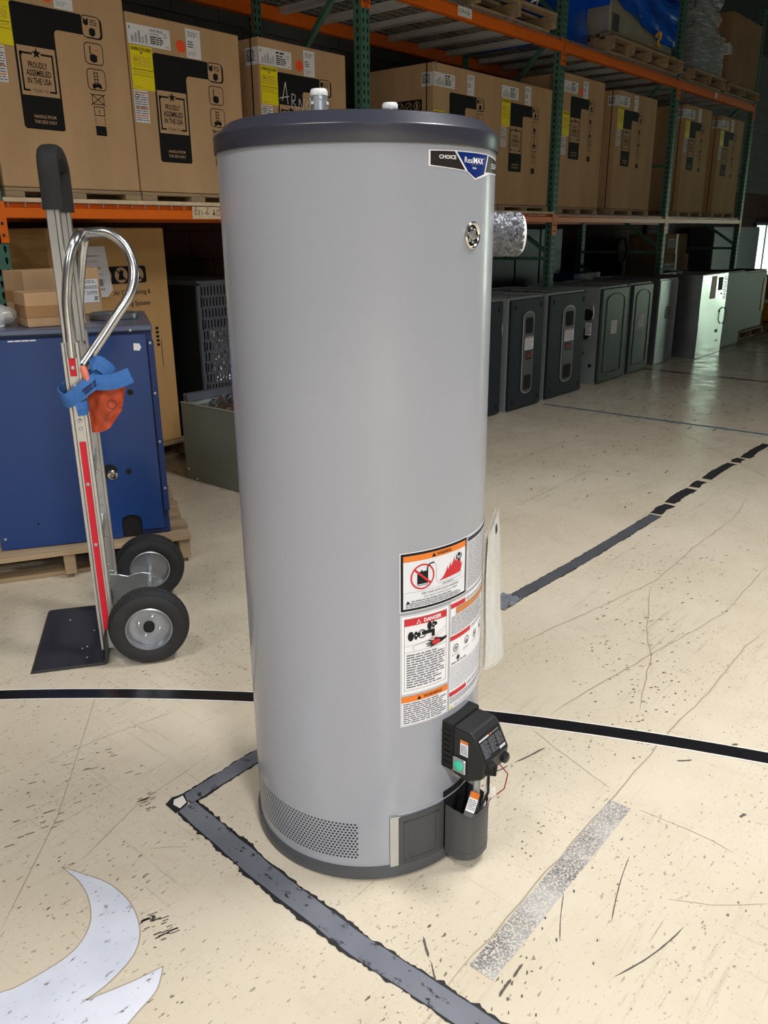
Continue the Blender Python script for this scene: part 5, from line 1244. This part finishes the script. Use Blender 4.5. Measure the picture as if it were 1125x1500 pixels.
# things in the dark under the rack
t = thing('grey_cabinet', 'tall plain grey cabinet in the dark at the end of the back wall', 'cabinet', (13.2, 4.6, 0))
MB().box(0, 0, 0, 2.20, .37, 1.38).build('cabinet_body', C['slate_metal'], t, .006, 1)
for k in range(2): MB().box(.02 + k * 1.09, -.012, .05, 1.09 + k * 1.09, 0, 1.34).build('door', C['slate_metal'], t, .004, 1)
for k, (x, z, w_, h, nm_) in enumerate(((9.75, 0, .95, .62, 'lowest'), (9.80, .621, .85, .42, 'middle'), (9.85, 1.042, .70, .25, 'topmost'))):
    cb = thing('storage_carton', nm_ + ' brown carton of the dark stack under the last bay', 'carton', (x + .7, 4.25, z), 0, 'dark cartons under the last bay')
    MB().box(0, 0, 0, w_, .5, h).build('box_body', C['card_dull'], cb, .006, 1); MB().box(w_ / 2 - .03, -.001, 0, w_ / 2 + .03, 0, h).build('packing_tape', C['kraft_tape'], cb)
    cv = Canvas(); cv.rect(.06, h * .35, w_ * .44, h * .75, 'paleink', 0); cv.words(.08, h * .4, w_ * .42, h * .7, 3, 'midink', 1, .5, k + 3); cv.build('shipping_label', cb, face_y(-.0012), .0004)
for k in range(4):
    pn = thing('duct_panel', ['leftmost', 'second from left', 'third from left', 'rightmost'][k] + ' pale duct panel leaning at the wall behind the furnaces', 'panel', (7.0 + k * .52, 4.90, 0), 0, 'pale duct panels at the wall')
    MB().box(0, 0, 0, .50, .03, 1.36).box(-.005, -.01, 0, .02, .0, 1.36).build('panel_sheet', C['slate_metal'], pn, .003, 1)
pj = thing('pallet_jack', 'black pallet jack handle standing behind the furnaces', 'pallet jack', (9.08, 4.15, 0))
MB().cyl((0, 0, .25), (-.02, .0, 1.02), .028, 12).build('handle_post', C['blacker'], pj)
MB().tube([(.0 + .12 * math.cos(2 * PI * k / 20) - .02, 0, 1.13 + .13 * math.sin(2 * PI * k / 20)) for k in range(20)], .017, 8, closed=True).build('handle_loop', C['blacker'], pj)
MB().box(-.18, -.12, .06, .16, .18, .30).box(-.02, .15, .05, .10, .60, .12).box(-.16, .15, .05, -.06, .60, .12).build('jack_body', C['blacker'], pj, .02, 2)
MB().cyl((-.1, -.05, .06), (.08, -.05, .06), .06, 16).build('wheel', C['rubber'], pj)
bc = thing('blue_carton', 'small blue and white carton behind the furnaces', 'carton', (8.25, 4.30, 0)); 
MB().box(0, 0, 0, .62, .36, .90).build('box_body', C['blue'], bc, .005, 1); MB().box(.30, -.002, .62, .62, 0, .90).build('white_panel', C['white'], bc)

# ================================================================ left side under the rack
# condenser with slotted guard
cd = thing('condenser_unit', 'slate grey condenser unit with slotted guard behind the heater', 'air conditioner', (3.215, 4.2, 0))
MB().box(.0, .0, 0, .74, .72, .02).box(0, .0, 1.035, .74, .72, 1.062).box(0, 0, 0, .022, .022, 1.05).box(.718, 0, 0, .74, .022, 1.05).box(0, .698, 0, .022, .72, 1.05).box(.718, .698, 0, .74, .72, 1.05).build('frame', C['slate_metal'], cd, .002, 1)
SL = [(-.20, -.36), (0, -.42), (.20, -.36), (.20, 0), (.20, .36), (0, .42), (-.20, .36), (-.20, 0)]
gd = MB()
for r_ in range(15):
    z0 = .03 + r_ * .067
    sh = .012 if r_ % 2 else 0
    gd.perf(lambda u, v: (u, .004, v), .022 + sh, .706 + sh, z0, z0 + .067, 27, 1, SL)
gd.build('slotted_guard', C['slate_metal'], cd)
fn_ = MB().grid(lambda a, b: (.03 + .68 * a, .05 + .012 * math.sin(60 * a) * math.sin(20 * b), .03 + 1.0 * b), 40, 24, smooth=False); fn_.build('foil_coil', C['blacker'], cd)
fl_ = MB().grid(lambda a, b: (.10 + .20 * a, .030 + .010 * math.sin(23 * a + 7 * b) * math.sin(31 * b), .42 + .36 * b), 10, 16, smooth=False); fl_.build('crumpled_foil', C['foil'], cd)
gs = MB().grid(lambda a, b: (.003, .70 - .68 * a, .03 + 1.0 * b), 2, 2); gs.build('shaded_side_panel', C['blacker'], cd)  # slate side coloured black to stand in for its deep shade
# open coil case
cc = thing('coil_case', 'open grey green metal coil case with foil lined top', 'coil case', (2.738, 3.09, 0))
MB().box(0, 0, 0, .012, .715, .443).box(.012, 0, 0, .50, .012, .443).box(.488, .012, 0, .50, .715, .443).box(.012, .703, 0, .488, .715, .443).box(.012, .012, 0, .488, .703, .012).box(-.004, -.002, .436, .016, .717, .446).build('case_body', C['green_case'], cc, .003, 2)
rn = random.Random(3)
MB().grid(lambda a, b: (.013 + .474 * a, .013 + .689 * b, .405 + .05 * rn.random() * math.sin(PI * a)), 12, 18, smooth=False).build('foil_liner', C['foil'], cc)
MB().box(.03, .69, .44, .50, .73, .485).box(.46, .0, .44, .50, .73, .475).build('flange', C['slate_metal'], cc, .003, 1)
pieces('screw', C['white_plastic'], cc, [MB().lathe([(.006, 0), (.005, .003), (.0001, .004)], 10, frame((-.0005, y, z), (-1, 0, 0))) for (y, z) in ((.69, .06), (.62, .010))])
# big carton on pallet behind the blue unit
pallet('wooden_pallet', 'wooden pallet under the large tan carton', (2.26, 4.19, 0), R_(0), .80, .60, .12)
bc = thing('large_carton', 'large tan carton with handling symbols behind the blue unit', 'carton', (2.290, 4.21, .121), R_(1))
bw, bh = .735, 1.250
MB().box(0, 0, 0, bw, .58, bh).build('box_body', C['card_tan'], bc, .008, 2)
MB().box(bw / 2 - .03, -.001, 0, bw / 2 + .03, 0, bh).build('packing_tape', C['card_tan'], bc)
cv = Canvas(); cv.rrect(.15, .952, .585, 1.045, .014, 'ink', 0)
for k in range(4):
    cx_ = .21 + k * .105; cv.disc(cx_, .998, .042, 'kraft_ink', 1); cv.poly([(cx_ - .022, .972), (cx_ + .018, .972), (cx_ + .012, 1.0), (cx_ + .016, 1.022), (cx_ - .008, 1.026), (cx_ - .014, 1.0)], 'ink', 2); cv.line((cx_ - .030, 1.026), (cx_ + .030, .970), .007, 'ink', 3)
cv.build('handling_symbols', bc, face_y(-.0035), .0004)
cv = Canvas(); cv.text('Air Conditioning &', .605, .890, .028, 'midink', 0, 'R', width=.245); cv.text('Heating Systems', .595, .826, .028, 'midink', 0, 'R', width=.21)
cv.build('carton_lettering', bc, face_y(-.0035), .0004)
cv = Canvas(); cv.words(.615, .58, .635, .70, 5, 'ink', 0, .6, 8, 0); cv.rect(.645, .46, .648, .62, 'ink', 0)
cv.build('carton_print', bc, face_y(-.0035), .0004)
cv = Canvas(); cv.poly([(0, 0), (.120, .0), (.150, .035), (.130, .27), (.0, .27)], 'white', 0); cv.words(.03, .215, .10, .225, 1, 'greyink', 1, .5, 2); cv.words(.02, .185, .11, .198, 2, 'paleink', 1, .4, 3); cv.text('$4256.66', .062, .150, .014, 'midink', 1, bold=.01); cv.words(.02, .115, .12, .128, 2, 'paleink', 1, .4, 4); cv.bars(.01, .060, .110, .098, 'midink', 1, 5, 18); cv.text('4860AS', .080, .036, .014, 'midink', 1, bold=.01)
cv.build('price_sheet', bc, lambda u, v, o: (.165 + u * 1.25, -.010 - o, .885 + v), .0004)
# blue unit on its pallet
pallet('wooden_pallet', 'weathered wooden pallet under the blue unit', (1.955 - .97 * math.cos(R_(-29)), 2.735 - .97 * math.sin(R_(-29)), 0), R_(-29), .97, .80, .125, 6, 'wood')
BW, BD, BZ = .665, .66, .870
bang = R_(-32)
bo = Vector((1.925, 2.825, .127)) - Vector((math.cos(bang), math.sin(bang), 0)) * BW
BU = thing('blue_unit', 'large blue metal heating unit on a wooden pallet', 'heating unit', tuple(bo), bang)
MB().box(0, .004, .0, BW, BD, BZ - .012).build('cabinet', C['blue_dark'], BU, .004, 1)
# front panel with notch at lower right
pnl = [(0.0, .002), (.470, .002), (.470, .070), (.476, .088), (.500, .098), (.520, .098), (.545, .088), (.551, .070), (.551, .028), (.640, .028), (.640, .835), (0, .835)]
tr = tessellate_polygon([[Vector((p[0], p[1], 0)) for p in pnl]])
fp = MB()
n = len(pnl)
fp.add([(p[0], -.012, p[1]) for p in pnl] + [(p[0], .003, p[1]) for p in pnl], [tuple(reversed(t)) if (pnl[t[1]][0] - pnl[t[0]][0]) * (pnl[t[2]][1] - pnl[t[0]][1]) - (pnl[t[2]][0] - pnl[t[0]][0]) * (pnl[t[1]][1] - pnl[t[0]][1]) < 0 else tuple(t) for t in tr] + [(i, i + n, (i + 1) % n + n, (i + 1) % n) for i in range(n)])
panel = fp.build('front_panel', C['blue'], BU)
MB().box(.475, -.003, .0, .548, .002, .10).build('notch_recess', C['blacker'], panel)
pieces('hole', C['blacker'], panel, [MB().lathe([(r, 0), (r, .001), (.0001, .001)], 20, frame((x, -.0122, z), (0, -1, 0))) for (x, z, r) in ((.560, .61, .012), (.520, .285, .012), (.448, .292, .030), (.022, .66, .018), (.15, .10, .004))])
MB().lathe([(.020, 0), (.020, .003), (.014, .006), (.0001, .004)], 20, frame((.456, -.0140, .278), (0, -1, 0))).build('round_fitting', C['chrome'], panel)
pieces('screw', C['zinc'], BU, [MB().lathe([(.006, 0), (.005, .004), (.0001, .005)], 10, frame((x, -.0145 if x < .64 else -.0105, z), (0, -1, 0))) for (x, z) in ((.585, .852), (.655, .80), (.655, .60), (.655, .40), (.657, .20), (.02, .05))])
cv = Canvas(); cv.poly([(.590, .775), (.612, .772), (.620, .785), (.614, .800), (.592, .802)], 'white', 0); cv.words(.14, .826, .24, .832, 1, 'white', 0, .8, 5); cv.build('paint_chip', panel, face_y(-.0122), .0004)
tpm = MB().box(-.01, -.014, BZ - .022, BW + .004, BD, BZ).build('top_cover', C['greytop'], BU, .004, 1)
MB().lathe([(.095, 0), (.100, .004), (.100, .022), (.095, .026), (.090, .022), (.090, .002)], 40, TR(.53, .315, BZ)).build('duct_collar', C['steel'], BU)
MB().lathe([(.0001, .001), (.090, .001)], 30, TR(.53, .315, BZ)).build('duct_opening', C['greytop'], BU)
MB().box(BW - .02, -.010, .10, BW + .004, .006, BZ - .06).build('corner_trim', C['blue_dark'], BU, .002, 1)
# cartons on top of the blue unit
ZB = .127 + BZ + .001
def small_carton(label, cx_, cy_, w_, d_, h, rz, tapez):
    t = thing('small_carton', label, 'carton', (cx_, cy_, ZB), rz, 'small cartons on the blue unit')
    MB().box(0, 0, 0, w_, d_, h).build('box_body', C['card'], t, .004, 2)
    MB().box(-.001, -.0012, tapez, w_ * .999, 0, tapez + .045).box(-.0012, 0, tapez, 0, d_, tapez + .045).build('packing_tape', C['kraft_tape'], t)
    return t
c1 = small_carton('small taped carton at the front of the blue unit', 1.565, 3.100, .22, .19, .128, R_(-15), .035)
c2 = small_carton('small carton with white damper label on the blue unit', 1.725, 3.400, .370, .15, .198, R_(5), .07)
st = Canvas(); st.rect(0, 0, .085, .100, 'white', 0); st.words(.006, .082, .078, .096, 2, 'greyink', 1, .5, 3); st.text('24000693B', .043, .058, .016, 'midink', 1, width=.074); st.text('7" DAMPER', .043, .034, .016, 'midink', 1, width=.074); st.bars(.060, .008, .080, .026, 'midink', 1, 4, 10)
st.build('shipping_label', c2, lambda u, v, o: (.272 + u, -.0012 - o, .050 + v), .0004)
pb = thing('plastic_bag', 'crumpled clear plastic bag on the left of the blue unit', 'bag', (1.500, 3.235, ZB))
pg = MB()
def bagp(a, b):
    r = (.055 * math.sin(PI * min(b + .08, 1)) + .01) * (1 + .15 * math.sin(7 * a * 2 * PI + 5 * b)); return (r * 1.3 * math.cos(2 * PI * a), r * math.sin(2 * PI * a), .10 * b)
pg.grid(bagp, 24, 10); pg.build('bag_film', C['bag'], pb); MB().lathe([(.0001, 0.001), (.038, .001), (.04, .05), (.0001, .055)], 16).build('bag_content', C['white_plastic'], pb)
